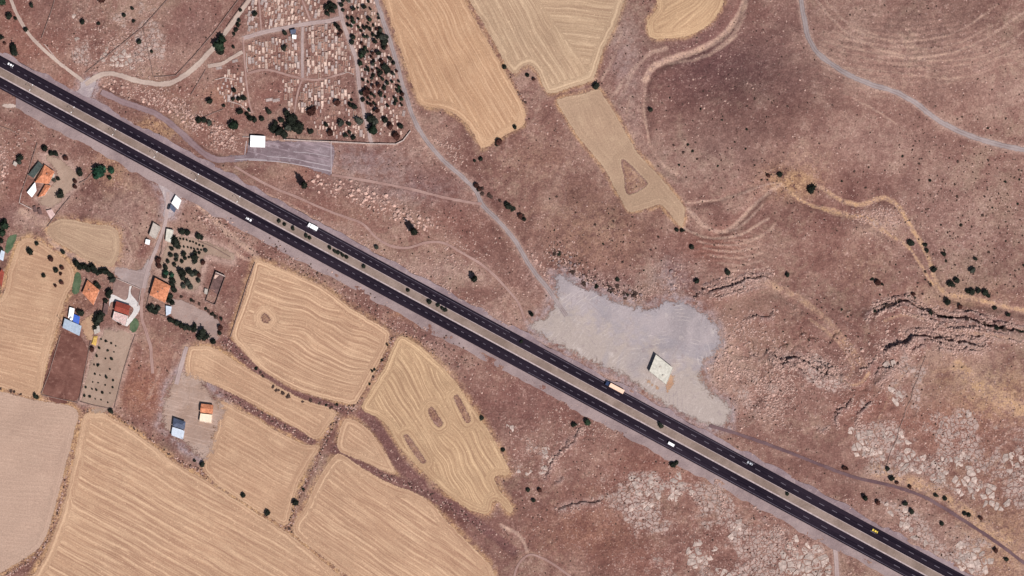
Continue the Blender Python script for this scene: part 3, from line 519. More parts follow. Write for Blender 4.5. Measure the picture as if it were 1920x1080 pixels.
def mat_patch(name, c1, c2, c3=None, s1=.06, s2=.5, lines=0.0, soft=0.0):
    b = NB(name); o = b.geo()
    if soft: b.fade(b.sep(b.attr('rows').outputs['Vector'])[2], o, soft)
    n1 = b.noise(o, s1, 5, .6, .6); n2 = b.noise(o, s2, 4, .65); n3 = b.noise(o, 1.2, 2)
    col = b.mix(b.ss(n1, .36, .64), c1, c2)
    if c3: col = b.mix(b.math('MULTIPLY', b.ss(n2, .52, .72), .7), col, c3)
    if lines:
        d = b.noise(o, .02, 2); v = b.sep(o)
        st = b.noise(b.comb(b.math('MULTIPLY_ADD', d, 6, b.math('MULTIPLY', v[0], .05)), b.math('MULTIPLY', b.math('ADD', v[1], b.math('MULTIPLY', v[0], .25)), .7)), 1.0, 2)
        col = b.mix(b.math('MULTIPLY', b.ss(st, .52, .68), lines), col, tuple(min(.9, x * 1.45) for x in c2))
    g = b.mr(b.math('ADD', b.math('MULTIPLY', n2, .5), b.math('MULTIPLY', n3, .5)), .3, .7, .86, 1.14)
    col = b.mix(1.0, col, b.comb(g, g, g), 'MULTIPLY')
    b.bump(b.math('ADD', n2, b.math('MULTIPLY', n3, .4)), .5, .6)
    return b.done(col)
def mat_gravel_lot():
    b = NB('gravel_lot'); o = b.geo(); v = b.sep(o); b.fade(b.sep(b.attr('rows').outputs['Vector'])[2], o, 7.0, .16, .28)
    n1 = b.noise(o, .03, 5, .6, .8); n2 = b.noise(o, .16, 5, .65); n3 = b.noise(o, .9, 3, .7)
    col = b.mix(b.ss(n1, .38, .6), (.245, .212, .215), (.315, .27, .268))
    # the lower part of the lot was spread with yellowish crushed stone
    dn = b.math('ADD', b.math('MULTIPLY', b.math('ADD', v[1], b.math('MULTIPLY', v[0], .45)), -.028), b.math('MULTIPLY', b.math('SUBTRACT', n2, .5), 2.2))
    col = b.mix(b.math('MULTIPLY', b.ss(dn, -.45, .25), .8), col, b.mix(n2, (.30, .245, .215), (.37, .31, .265)))
    bl = b.noise(o, .022, 2, .5, 1.5); col = b.mix(b.math('MULTIPLY', b.ss(bl, .55, .68), .5), col, (.25, .225, .238))
    for k, (cx, cy, per) in enumerate(((-2, -90, 3.1), (95, -66, 3.6), (70, -10, 4.4), (122, -110, 2.7))):      # curved tyre tracks
        dx = b.math('SUBTRACT', v[0], cx); dy = b.math('SUBTRACT', v[1], cy); rr = b.math('SQRT', b.math('ADD', b.math('MULTIPLY', dx, dx), b.math('MULTIPLY', dy, dy)))
        sn = b.math('SINE', b.math('ADD', b.math('MULTIPLY', rr, 2 * math.pi / per), b.math('MULTIPLY', n2, 6)))
        gate = b.math('MULTIPLY', b.ss(sn, .72, .97), b.ss(b.noise(o, .045 + .008 * k, 2), .55, .68)); col = b.mix(b.math('MULTIPLY', gate, .55), col, (.44, .385, .35) if k % 2 else (.235, .19, .19))
    col = b.mix(b.math('MULTIPLY', b.ss(b.noise(o, .075, 4, .7), .60, .72), .6), col, (.43, .375, .345))
    col = b.mix(b.math('MULTIPLY', b.ss(b.noise(o, .12, 4, .7), .42, .30), .5), col, (.225, .175, .175))
    col = b.mix(b.math('MULTIPLY', b.ss(n3, .6, .75), .45), col, (.43, .37, .345))
    g = b.mr(n3, .25, .75, .88, 1.12); col = b.mix(1.0, col, b.comb(g, g, g), 'MULTIPLY')
    b.bump(b.math('ADD', n2, b.math('MULTIPLY', n3, .5)), .6, .5)
    return b.done(col)
def mat_asphalt():
    b = NB('asphalt'); o = b.attr('road').outputs['Vector']; v = b.sep(o)      # x along, y across (0..1)
    w = b.geo()
    n = b.noise(w, .9, 3, .7); lane = b.noise(b.comb(b.math('MULTIPLY', v[0], .006), b.math('MULTIPLY', v[1], 5.0)), 1.0, 3)
    seg = b.noise(b.comb(b.math('MULTIPLY', v[0], .012), b.math('MULTIPLY', v[1], 1.0)), 1.0, 1)
    col = b.mix(b.ss(lane, .35, .68), (.0068, .0042, .0092), (.0175, .0115, .0185))
    col = b.mix(b.math('MULTIPLY', b.ss(seg, .45, .65), .5), col, (.024, .016, .0245))
    g = b.mr(n, .25, .75, .82, 1.18); col = b.mix(1.0, col, b.comb(g, g, g), 'MULTIPLY')
    b.bump(n, .05, .3)
    return b.done(col, .9)
def mat_track(name, c1, c2, wheel=.25):
    b = NB(name); v = b.sep(b.attr('road').outputs['Vector']); w = b.geo()
    n1 = b.noise(w, .08, 4); n2 = b.noise(w, .7, 3, .7)
    col = b.mix(b.ss(n1, .35, .65), c1, c2)
    q = b.math('ABSOLUTE', b.math('SUBTRACT', v[1], .5)); wh = b.math('MULTIPLY', b.ss(q, .05, .16), b.ss(q, .34, .24))
    col = b.mix(b.math('MULTIPLY', wh, wheel), col, tuple(min(.9, x * 1.35) for x in c2))
    g = b.mr(n2, .25, .75, .87, 1.13); col = b.mix(1.0, col, b.comb(g, g, g), 'MULTIPLY')
    b.fade(b.math('SUBTRACT', .5, q), w, .16, .5)
    b.bump(n2, .3, .5)
    return b.done(col)

M = {}
M['ground'] = mat_ground()
M['gravel_lot'] = mat_gravel_lot()
M['purple_gravel'] = mat_patch('purple_gravel', (.14, .10, .108), (.19, .146, .155), (.30, .25, .262), .06, .22, .9, soft=1.6)
M['tan_yard'] = mat_patch('tan_yard', (.25, .175, .132), (.31, .222, .17), (.22, .14, .105), .06, .4, soft=3.0)
M['grey_yard'] = mat_patch('grey_yard', (.265, .182, .142), (.325, .238, .195), (.28, .185, .135), .07, .4, .35, soft=9.0)
M['grey_plot'] = mat_patch('grey_plot', (.235, .168, .147), (.29, .215, .188), (.25, .16, .13), .07, .4, .2, soft=1.5)
M['grey_place'] = mat_patch('grey_place', (.25, .19, .175), (.31, .245, .23), (.27, .19, .16), .07, .4, .2, soft=2.5)
M['red_plot'] = mat_patch('red_plot', (.10, .042, .033), (.16, .075, .058), (.21, .115, .09), .07, .35, .15, soft=1.2)
M['red_plot2'] = mat_patch('brown_plot', (.20, .125, .108), (.25, .165, .14), (.28, .2, .165), .1, .5, soft=0.8)
M['grey_lot'] = mat_patch('grey_lot', (.27, .218, .222), (.33, .272, .265), (.40, .34, .31), .06, .3, soft=1.6)
M['orange_yard'] = mat_patch('orange_yard', (.31, .185, .118), (.37, .24, .155), (.27, .17, .12), .08, .5, soft=3.0)
M['pale_track'] = mat_patch('pale_track', (.38, .30, .255), (.44, .35, .30), (.33, .25, .21), .08, .5, soft=1.5)
M['paving'] = mat_patch('paving', (.47, .44, .42), (.55, .52, .49), (.40, .38, .36), .2, 1.0)
M['lawn'] = mat_patch('lawn', (.055, .085, .045), (.09, .125, .07), (.10, .10, .06), .2, .8, soft=1.0)
M['asphalt'] = mat_asphalt()
M['median'] = mat_patch('median_grass', (.175, .128, .105), (.245, .185, .155), (.15, .105, .08), .05, .5)
M['shoulder'] = mat_patch('shoulder_gravel', (.205, .152, .148), (.275, .21, .20), (.25, .185, .17), .04, .3)
M['shoulder2'] = mat_patch('verge_gravel', (.185, .135, .142), (.25, .19, .195), (.29, .225, .21), .035, .3)
M['road_grey'] = mat_track('road_grey', (.192, .152, .146), (.255, .208, .198), .35)
M['road_beige'] = mat_track('road_beige', (.31, .235, .198), (.38, .30, .25), .1)
M['road_purple'] = mat_track('road_purple', (.165, .11, .113), (.21, .147, .148), .2)
M['road_lane'] = mat_track('road_lane', (.27, .20, .187), (.33, .255, .235), .2)
M['road_dark'] = mat_track('road_dark', (.095, .055, .060), (.135, .085, .088), .1)
M['road_soil'] = mat_track('road_soil', (.225, .135, .115), (.29, .19, .163), .35)
M['road_line'] = mat_track('gravel_line', (.30, .255, .265), (.36, .315, .32), .1)
M['marking'] = plain('road_paint', (.115, .10, .12), .15, 1.0)
M['line'] = plain('edge_line_paint', (.085, .072, .09), .2, .4)
M['concrete'] = plain('concrete', (.36, .29, .28), .12, .5)
M['limestone'] = plain('limestone', (.335, .262, .228), .18, .3, hue=(.355, .285, .248), randv=.2)
M['boulder'] = plain('boulder_stone', (.42, .265, .215), .2, .8, hue=(.46, .31, .26), randv=.22)
M['dark_boulder'] = plain('dark_boulder_stone', (.23, .165, .158), .2, .8, randv=.25)
M['wall_stone'] = plain('wall_stone', (.20, .13, .11), .2, .8)
M['pale_wall'] = plain('pale_wall_stone', (.40, .315, .28), .15, .8)
M['plaster'] = plain('plaster', (.52, .44, .38), .08, .5)
M['white_plaster'] = plain('white_plaster', (.66, .62, .58), .06, .5)
M['orange_tile'] = plain('orange_tile', (.44, .165, .085), .16, .6, hue=(.48, .20, .11))
M['red_tile'] = plain('red_tile', (.24, .055, .038), .12, .5)
M['white_metal'] = plain('white_metal', (.82, .84, .83), .03, .3, .5, .3)
M['blue_metal'] = plain('blue_grey_metal', (.30, .36, .42), .08, .5, .5, .3)
M['pale_blue_metal'] = plain('pale_blue_metal', (.45, .50, .56), .07, .5, .5, .3)
M['green_roof'] = plain('dark_green_roof', (.055, .068, .062), .15, .6)
M['blue_tarp'] = plain('blue_tarpaulin', (.045, .11, .42), .1, .8, .6, .2)
M['yellow_tarp'] = plain('yellow_sheet', (.55, .36, .10), .12, .8)
M['roof_slab'] = plain('pale_roof_slab', (.47, .45, .385), .10, .45)
M['grey_slab'] = plain('grey_roof_slab', (.38, .335, .29), .10, .5)
M['pink_slab'] = plain('pink_terrace', (.48, .34, .31), .14, .8)
M['cream_slab'] = plain('sunlit_cream', (.72, .57, .43), .06, .5)  # sunlight on the south roof half is put into this cream
M['brown_floor'] = plain('brown_floor', (.115, .07, .064), .2, .3)
M['dark_blue_metal'] = plain('dark_blue_roof', (.07, .085, .13), .15, .6, .5, .3)
M['glass'] = plain('dark_glass', (.02, .023, .03), .1, 1, .15, .5)
M['wood'] = plain('wood', (.11, .07, .045), .2, 2)
M['iron'] = plain('grey_iron', (.16, .15, .15), .1, 1, .6, .3)
M['bark'] = plain('bark', (.085, .06, .045), .2, 2)
def leafmat(name, c, hue): return plain(name, c, .28, 1.3, .9, .05, hue, .3)
M['leaf_dark'] = leafmat('dark_foliage', (.011, .014, .011), (.018, .021, .015))
M['leaf_green'] = leafmat('green_foliage', (.012, .022, .014), (.019, .031, .018))
M['leaf_grey'] = leafmat('grey_green_foliage', (.032, .036, .031), (.045, .049, .038))
M['leaf_red'] = leafmat('reddish_foliage', (.04, .017, .014), (.058, .025, .02))
M['leaf_bright'] = leafmat('bright_foliage', (.016, .05, .033), (.025, .066, .038))
M['scrub'] = leafmat('scrub_foliage', (.050, .032, .027), (.072, .046, .038))
M['paint_white'] = plain('white_car_paint', (.82, .82, .82), .02, 1, .3, .5)
M['paint_dark'] = plain('dark_car_paint', (.022, .024, .032), .05, 1, .3, .5)
M['paint_grey'] = plain('silver_car_paint', (.42, .44, .47), .03, 1, .3, .5)
M['paint_yellow'] = plain('yellow_car_paint', (.72, .52, .07), .03, 1, .3, .5)
M['paint_blue'] = plain('dark_blue_paint', (.015, .028, .075), .05, 1, .35, .5)
M['canvas'] = plain('beige_canvas', (.74, .50, .37), .03, .6)
M['rubber'] = plain('rubber', (.015, .015, .016), .1, 2)
M['grave_pale'] = plain('pale_grave_stone', (.46, .345, .29), .12, 1, randv=.25)
M['grave_grey'] = plain('grey_grave_stone', (.33, .265, .245), .12, 1, randv=.25)
M['grave_earth'] = plain('grave_earth', (.24, .135, .105), .2, 1, randv=.25)

# ------------------------------------------------------------------ object helpers
def set_props(o, label=None, cat=None, group=None, kind=None):
    if label: o['label'] = label
    if cat: o['category'] = cat
    if group: o['group'] = group
    if kind: o['kind'] = kind
    return o
def link(name, me, parent=None, mat=None):
    o = bpy.data.objects.new(name, me); COL.objects.link(o)
    if parent is not None: o.parent = parent
    if mat and not me.materials: me.materials.append(mat)
    return o
def empty(name, loc, rz=0.0):
    o = bpy.data.objects.new(name, None); COL.objects.link(o); o.location = loc; o.rotation_euler = (0, 0, rz); o.empty_display_size = .3; return o
class MB:
    def __init__(s): s.v = []; s.f = []; s.mi = []
    def add(s, vs, fs, mi=0):
        k = len(s.v); s.v += [tuple(p) for p in vs]; s.f += [tuple(k + i for i in f) for f in fs]; s.mi += [mi] * len(fs)
    def box(s, x0, x1, y0, y1, z0, z1, mi=0, taper=0.0):
        t = taper
        s.add([(x0, y0, z0), (x1, y0, z0), (x1, y1, z0), (x0, y1, z0), (x0 + t, y0 + t, z1), (x1 - t, y0 + t, z1), (x1 - t, y1 - t, z1), (x0 + t, y1 - t, z1)],
              [(3, 2, 1, 0), (4, 5, 6, 7), (0, 1, 5, 4), (1, 2, 6, 5), (2, 3, 7, 6), (3, 0, 4, 7)], mi)
    def prism(s, poly, z0, z1, mi=0):
        """poly counter-clockwise in x, y; z0 / z1 a number or a list"""
        n = len(poly); a = z0 if hasattr(z0, '__len__') else [z0] * n; b = z1 if hasattr(z1, '__len__') else [z1] * n
        s.add([(p[0], p[1], a[i]) for i, p in enumerate(poly)] + [(p[0], p[1], b[i]) for i, p in enumerate(poly)],
              [tuple(range(n - 1, -1, -1)), tuple(range(n, 2 * n))] + [(i, (i + 1) % n, n + (i + 1) % n, n + i) for i in range(n)], mi)
    def cyl(s, c, r, z0, z1, n=8, mi=0, r2=None):
        r2 = r if r2 is None else r2
        s.add([(c[0] + r * math.cos(2 * math.pi * i / n), c[1] + r * math.sin(2 * math.pi * i / n), z0) for i in range(n)] +
              [(c[0] + r2 * math.cos(2 * math.pi * i / n), c[1] + r2 * math.sin(2 * math.pi * i / n), z1) for i in range(n)],
              [tuple(range(n - 1, -1, -1)), tuple(range(n, 2 * n))] + [(i, (i + 1) % n, n + (i + 1) % n, n + i) for i in range(n)], mi)
    def wheel(s, cx, cy, r, w, mi=0, n=12):
        s.add([(cx + r * math.cos(2 * math.pi * i / n), cy - w / 2, r + r * math.sin(2 * math.pi * i / n)) for i in range(n)] +
              [(cx + r * math.cos(2 * math.pi * i / n), cy + w / 2, r + r * math.sin(2 * math.pi * i / n)) for i in range(n)],
              [tuple(range(n)), tuple(range(2 * n - 1, n - 1, -1))] + [((i + 1) % n, i, n + i, n + (i + 1) % n) for i in range(n)], mi)
    def tube(s, a, b, r, n=6, mi=0, r2=None):
        a = Vector(a); b = Vector(b); d = (b - a).normalized(); u = d.orthogonal().normalized(); w = d.cross(u); r2 = r if r2 is None else r2
        s.add([a + r * (math.cos(2 * math.pi * i / n) * u + math.sin(2 * math.pi * i / n) * w) for i in range(n)] + [b + r2 * (math.cos(2 * math.pi * i / n) * u + math.sin(2 * math.pi * i / n) * w) for i in range(n)],
              [tuple(range(n - 1, -1, -1)), tuple(range(n, 2 * n))] + [(i, (i + 1) % n, n + (i + 1) % n, n + i) for i in range(n)], mi)
    def mesh(s, name, mats):
        me = bpy.data.meshes.new(name); me.from_pydata(s.v, [], s.f)
        for m in (mats if isinstance(mats, (list, tuple)) else [mats]): me.materials.append(m)
        if any(s.mi): me.polygons.foreach_set('material_index', s.mi)
        me.update(); return me
    def obj(s, name, mats, parent=None): return link(name, s.mesh(name, mats), parent)

# ------------------------------------------------------------------ the ground
co = np.empty((NY * NX, 3), np.float32); co[:, 0] = ((PX - 960) * S).ravel(); co[:, 1] = ((540 - PY) * S).ravel(); co[:, 2] = ZG.ravel()
idx = (np.arange(NY - 1)[:, None] * NX + np.arange(NX - 1)[None, :]).ravel()
quads = np.stack([idx, idx + NX, idx + NX + 1, idx + 1], 1).astype(np.int32)
gm = bpy.data.meshes.new('ground'); gm.vertices.add(len(co)); gm.vertices.foreach_set('co', co.ravel())
gm.loops.add(quads.size); gm.loops.foreach_set('vertex_index', quads.ravel())
gm.polygons.add(len(quads)); gm.polygons.foreach_set('loop_start', np.arange(0, quads.size, 4, dtype=np.int32)); gm.polygons.foreach_set('loop_total', np.full(len(quads), 4, np.int32))
gm.polygons.foreach_set('use_smooth', np.ones(len(quads), bool))
for nm, arrs in (('mask_a', (ROCK, STRAW, GRAV)), ('mask_b', (DARK, RED, PALE))):
    a = gm.attributes.new(nm, 'FLOAT_VECTOR', 'POINT'); a.data.foreach_set('vector', np.clip(np.stack([q.ravel() for q in arrs], 1), 0, 1).astype(np.float32).ravel())
gm.update(); gm.validate()
ground = link('ground', gm, None, M['ground']); set_props(ground, 'reddish brown dry hillside earth with stones and scrub', kind='structure')

# ------------------------------------------------------------------ sheets lying on the ground
SHEETS = [0]
def sheet(name, poly, mat, label, step=5.0, holes=(), field=None, parent=None, jitter=1.2, dz=None):
    pl = smooth_line(poly, 3.0, True)
    pl = [(x + jitter * 2 * (fbm(x, y, 9, 3, 2) - .5) + jitter * .6 * (random.random() - .5), y + jitter * 2 * (fbm(x, y, 9, 8, 2) - .5) + jitter * .6 * (random.random() - .5)) for x, y in pl]
    a = np.array(pl); x0, y0 = a.min(0); x1, y1 = a.max(0)
    gx, gy = np.meshgrid(np.arange(x0, x1, step), np.arange(y0, y1, step)); gx = gx.ravel() + RNG.rand(gx.size) * .8; gy = gy.ravel() + RNG.rand(gy.size) * .8
    ok = inside(pl, gx, gy); d, _, _ = seg_dist(pl + [pl[0]], gx, gy); ok &= d > 1.6
    hl = [smooth_line(h, 4, True) for h in holes]
    for h in hl: ok &= ~inside(h, gx, gy)
    pts = [Vector(p) for p in pl]; faces = [list(range(len(pl)))]; edges = []
    cons = [(i, (i + 1) % len(pl)) for i in range(len(pl))]
    for h in hl:
        k = len(pts); pts += [Vector(p) for p in h]; cons += [(k + i, k + (i + 1) % len(h)) for i in range(len(h))]
    pts += [Vector((x, y)) for x, y in zip(gx[ok], gy[ok])]
    r = geometry.delaunay_2d_cdt(pts, cons, [], 2 if hl else 1, 1e-4)
    V, F = r[0], r[2]
    vx = np.array([p[0] for p in V]); vy = np.array([p[1] for p in V])
    fa = np.array(F, int); cx = vx[fa].mean(1); cy = vy[fa].mean(1); keep = inside(pl, cx, cy)
    for h in hl: keep &= ~inside(h, cx, cy)
    fa = fa[keep][:, ::-1]
    SHEETS[0] += 1; off = .03 + .006 * SHEETS[0] if dz is None else dz
    z = zlow(vx, vy) + off
    e1 = fa[0]; ar = (vx[e1[1]] - vx[e1[0]]) * (vy[e1[2]] - vy[e1[0]]) - (vy[e1[1]] - vy[e1[0]]) * (vx[e1[2]] - vx[e1[0]])
    if ar > 0: fa = fa[:, ::-1]
    me = bpy.data.meshes.new(name); me.from_pydata(np.stack([(vx - 960) * S, (540 - vy) * S, z], 1).tolist(), [], fa.tolist())
    if not field:
        ed, _, _ = seg_dist(pl + [pl[0]], vx, vy)
        at = me.attributes.new('rows', 'FLOAT_VECTOR', 'POINT'); at.data.foreach_set('vector', np.stack([vx * S, vy * S, ed * S], 1).astype(np.float32).ravel())
    if field:
        (dx, dy), warp = field; L = math.hypot(dx, dy); dx /= L; dy /= L
        al = (vx * dx + vy * dy) * S; rw = (-vx * dy + vy * dx) * S + warp * 1.9 * (fbm(vx, vy, 85, 17, 2) - .5) * 2
        if 'top centre' in label:          # the right half was harvested crosswise
            rw = np.where(vx > 1008 + .72 * vy, (vy - .10 * vx) * S * .9 + 3.0 * (fbm(vx, vy, 60, 23, 2) - .5), rw)
        ed, _, _ = seg_dist(pl + [pl[0]], vx, vy); ed = ed * S
        for h in hl:
            e2, _, _ = seg_dist(h + [h[0]], vx, vy); ed = np.minimum(ed, e2 * S)
        k = sstep(9.0, 6.0, ed) if False else np.where(ed < 6.5, 1.0, 0.0)
        rw = np.where(k > .5, ed + 300, rw)
        at = me.attributes.new('rows', 'FLOAT_VECTOR', 'POINT'); at.data.foreach_set('vector', np.stack([rw, al, ed], 1).astype(np.float32).ravel())
    me.update()
    o = link(name, me, parent, mat); set_props(o, label, kind='structure'); return o

def ribbon(name, pts, w, mat, label, parent=None, n=4, jit=.16, dz=None, step=4.0, kind='structure'):
    sp = smooth_line(pts, step); P = np.array(sp); T = np.gradient(P, axis=0); T /= np.hypot(T[:, 0], T[:, 1])[:, None] + 1e-9
    Nn = np.stack([-T[:, 1], T[:, 0]], 1); L = np.concatenate([[0], np.cumsum(np.hypot(*np.diff(P, axis=0).T))])
    jl = 1 + jit * 4 * (fbm(L, L * 0 + 3, 16, int(w * 3) % 50, 3) - .5); jr = 1 + jit * 4 * (fbm(L, L * 0 + 9, 16, int(w * 5) % 50, 3) - .5)
    vs = []; rd = []
    SHEETS[0] += 1; off = .03 + .006 * SHEETS[0] if dz is None else dz
    for k in range(n + 1):
        t = k / n; ww = np.where(t < .5, jl, jr) * (t - .5) * w
        q = P + Nn * ww[:, None]; z = zlow(q[:, 0], q[:, 1]) + off
        vs.append(np.stack([(q[:, 0] - 960) * S, (540 - q[:, 1]) * S, z], 1)); rd.append(np.stack([L * S, np.full(len(L), t), np.zeros(len(L))], 1))
    m = len(P); V = np.concatenate(vs); R = np.concatenate(rd)
    F = [(k * m + i, (k + 1) * m + i, (k + 1) * m + i + 1, k * m + i + 1) for k in range(n) for i in range(m - 1)]
    me = bpy.data.meshes.new(name); me.from_pydata(V.tolist(), [], F)
    at = me.attributes.new('road', 'FLOAT_VECTOR', 'POINT'); at.data.foreach_set('vector', R.astype(np.float32).ravel()); me.update()
    if me.polygons[0].normal.z < 0: me.flip_normals()
    o = link(name, me, parent, mat)
    if label: set_props(o, label, kind=kind)
    return o

CONTR = [.75, .85, .22, .75, .6, .45, .28, .9, 1.0, .6, .6, 1.0, .9, 1.0]
for i, (poly, d, warp, per, kind, label) in enumerate(FIELDS):
    hs = [h for h in HOLES if inside(poly, np.array([np.mean([p[0] for p in h])]), np.array([np.mean([p[1] for p in h])]))[0]]
    sheet('stubble_field', poly, mat_field(kind, per, CONTR[i]), label, 3.6 if warp > 1 else 5, hs, (d, warp))
for poly, mt, label in YARDS: sheet(dict(lawn='lawn', paving='paved_path').get(mt, 'gravel_yard' if 'gr' in mt else 'yard'), poly, M[mt], label, 6, jitter=.3 if mt in ('lawn', 'paving') else 1.6)
for pts, w, mt, nm, label in ROADS: ribbon(nm, pts, w, M[mt], label)

# ------------------------------------------------------------------ the highway
def hline(c): return [(x, hw(c, x)) for x in range(-60, 1990, 10)]
def band(name, c0, c1, mat, label, dz, x0=-60, x1=1985, parent=None, jag0=0, jag1=0):
    xs = np.arange(x0, x1, 4.0); vs = []; rd = []; n = 4
    for k in range(n + 1):
        c = c0 + (c1 - c0) * k / n + (jag0 * 2 * (fbm(xs, xs * 0, 22, 4, 3) - .5) if k == 0 else 0) + (jag1 * 2 * (fbm(xs, xs * 0 + 50, 22, 6, 3) - .5) if k == n else 0)
        y = c + HW * xs; z = zlow(xs, y) + dz
        vs.append(np.stack([(xs - 960) * S, (540 - y) * S, z], 1)); rd.append(np.stack([xs * S * 1.136, np.full(len(xs), k / n), xs * 0], 1))
    m = len(xs); F = [(k * m + i, (k + 1) * m + i, (k + 1) * m + i + 1, k * m + i + 1) for k in range(n) for i in range(m - 1)]
    me = bpy.data.meshes.new(name); me.from_pydata(np.concatenate(vs).tolist(), [], F)
    at = me.attributes.new('road', 'FLOAT_VECTOR', 'POINT'); at.data.foreach_set('vector', np.concatenate(rd).astype(np.float32).ravel()); me.update()
    o = link(name, me, parent, mat)
    if label: set_props(o, label, kind='structure')
    return o
band('gravel_shoulder', 94, 106, M['shoulder2'], 'purple grey gravel shoulder above the highway', .40, jag0=7)
band('gravel_shoulder', 165, 187, M['shoulder'], 'pale grey gravel shoulder below the highway', .41, 30, jag1=6)
up = band('highway_carriageway', EDGES['U0'], EDGES['U1'], M['asphalt'], 'black upper carriageway of the highway', .46)
low = band('highway_carriageway', EDGES['L0'], EDGES['L1'], M['asphalt'], 'black lower carriageway of the highway', .46)
band('median_strip', EDGES['U1'], EDGES['L0'], M['median'], 'strip of dry grass between the carriageways', .50)
def dash(par, c, spans):
    mb = MB()
    for x0, x1, step, ln, w in spans:
        x = x0
        while x < x1:
            vv = []
            for (xx, cc) in ((x, c - w), (x, c + w), (x + ln, c + w), (x + ln, c - w)):
                y = cc + HW * xx; vv.append((WX(xx), WY(y), float(zlow(xx, y)) + .468))
            mb.add(vv, [(0, 1, 2, 3)]); x += step
    set_props(mb.obj('lane_marking', M['marking'], par), kind='stuff')
dash(up, 115.6, [(-60, 960, 13.2, 5.2, .52), (960, 1985, 24, 9.5, .6)])
dash(low, 155.4, [(-60, 1130, 13.6, 5.0, .52), (1130, 1200, 20, 8, .5), (1200, 1985, 34, 11, .6)])
for par, c, x0, x1 in ((up, 108.2, 480, 960), (up, 107.2, 1020, 1420), (low, 163.2, 0, 420), (low, 163.8, 990, 1985)):
    band('edge_line', c - .45, c + .45, M['line'], None, .472, x0, x1, par)
for c0, c1, nm in ((EDGES['U1'] - .3, EDGES['U1'] + .7, 'u'), (EDGES['L0'] - 2.6, EDGES['L0'] + .2, 'l')):
    mb = MB(); xs = list(range(-60, 1985, 14))
    for a, b_ in zip(xs[:-1], xs[1:]):
        q = [(a + .15, c0), (b_, c0), (b_, c1), (a + .15, c1)]; p = [(WX(x), WY(c + HW * x)) for x, c in q][::-1]
        z = float(zlow(a, c0 + HW * a)); mb.prism(p, z + .40, z + .62)
    set_props(mb.obj('median_kerb', M['concrete']), 'pale kerb along the ' + ('upper' if nm == 'u' else 'lower') + ' edge of the median strip', kind='structure')
# ------------------------------------------------------------------ buildings
def q2w(q): return [(WX(x), WY(y)) for x, y in q]
def ccw(p):
    a = sum(p[i][0] * p[(i + 1) % len(p)][1] - p[(i + 1) % len(p)][0] * p[i][1] for i in range(len(p)))
    return p if a > 0 else p[::-1]
def lerp(a, b, t): return tuple(x + (y - x) * t for x, y in zip(a, b))
def centre(q): return (sum(p[0] for p in q) / len(q), sum(p[1] for p in q) / len(q))
def site(q):
    """map outline -> base point, local counter-clockwise outline in metres"""
    c = centre(q); z = float(base_z(*c)); b = (WX(c[0]), WY(c[1]), z)
    return b, ccw([(x - b[0], y - b[1]) for x, y in q2w(q)])
def shrink(p, d):
    L = max(math.hypot(*x) for x in p); return [(x * (1 - d / L), y * (1 - d / L)) for x, y in p]
def openings(root, wq, h, wallmat, every=3.2, door_side=2, storeys=1):
    """windows (frame > pane, sill) and a door set 3 cm proud on the walls"""
    n = len(wq)
    for i in range(n):
        a, b = wq[i], wq[(i + 1) % n]; L = math.hypot(b[0] - a[0], b[1] - a[1])
        if L < 2.4: continue
        k = max(1, int(L / every)); dx, dy = (b[0] - a[0]) / L, (b[1] - a[1]) / L; ang = math.atan2(dy, dx)
        for st in range(storeys):
            for j in range(k):
                t = L * (j + .5) / k; x, y = a[0] + dx * t, a[1] + dy * t
                isdoor = (i == door_side % n and j == 0 and st == 0)
                if isdoor:
                    d = MB(); d.box(-.5, .5, -.06, -.01, 0, 2.1); d.box(-.42, .42, -.09, -.06, .12, 1.98)
                    o = d.obj('door', M['wood'], root); o.location = (x, y, .05); o.rotation_euler = (0, 0, ang)
                    hd = MB(); hd.box(.3, .36, -.14, -.09, .98, 1.04); hd.obj('handle', M['iron'], o)
                else:
                    f = MB()
                    for bx in ((-.65, -.57, 0, 1.2), (.57, .65, 0, 1.2), (-.57, .57, 0, .08), (-.57, .57, 1.12, 1.2), (-.03, .03, .08, 1.12)): f.box(bx[0], bx[1], -.08, -.01, bx[2], bx[3])
                    o = f.obj('window', M['white_plaster'], root); o.location = (x, y, 1.0 + 2.8 * st); o.rotation_euler = (0, 0, ang)
                    p = MB(); p.box(-.57, .57, -.04, -.012, .08, 1.12); p.obj('pane', M['glass'], o)
                    s_ = MB(); s_.box(-.72, .72, -.16, -.01, -.07, -.003); s_.obj('sill', M['concrete'], o)
def walls_obj(root, q, h, mat, name='wall'):
    mb = MB(); mb.prism(q, -1.6, h); return mb.obj(name, mat, root)
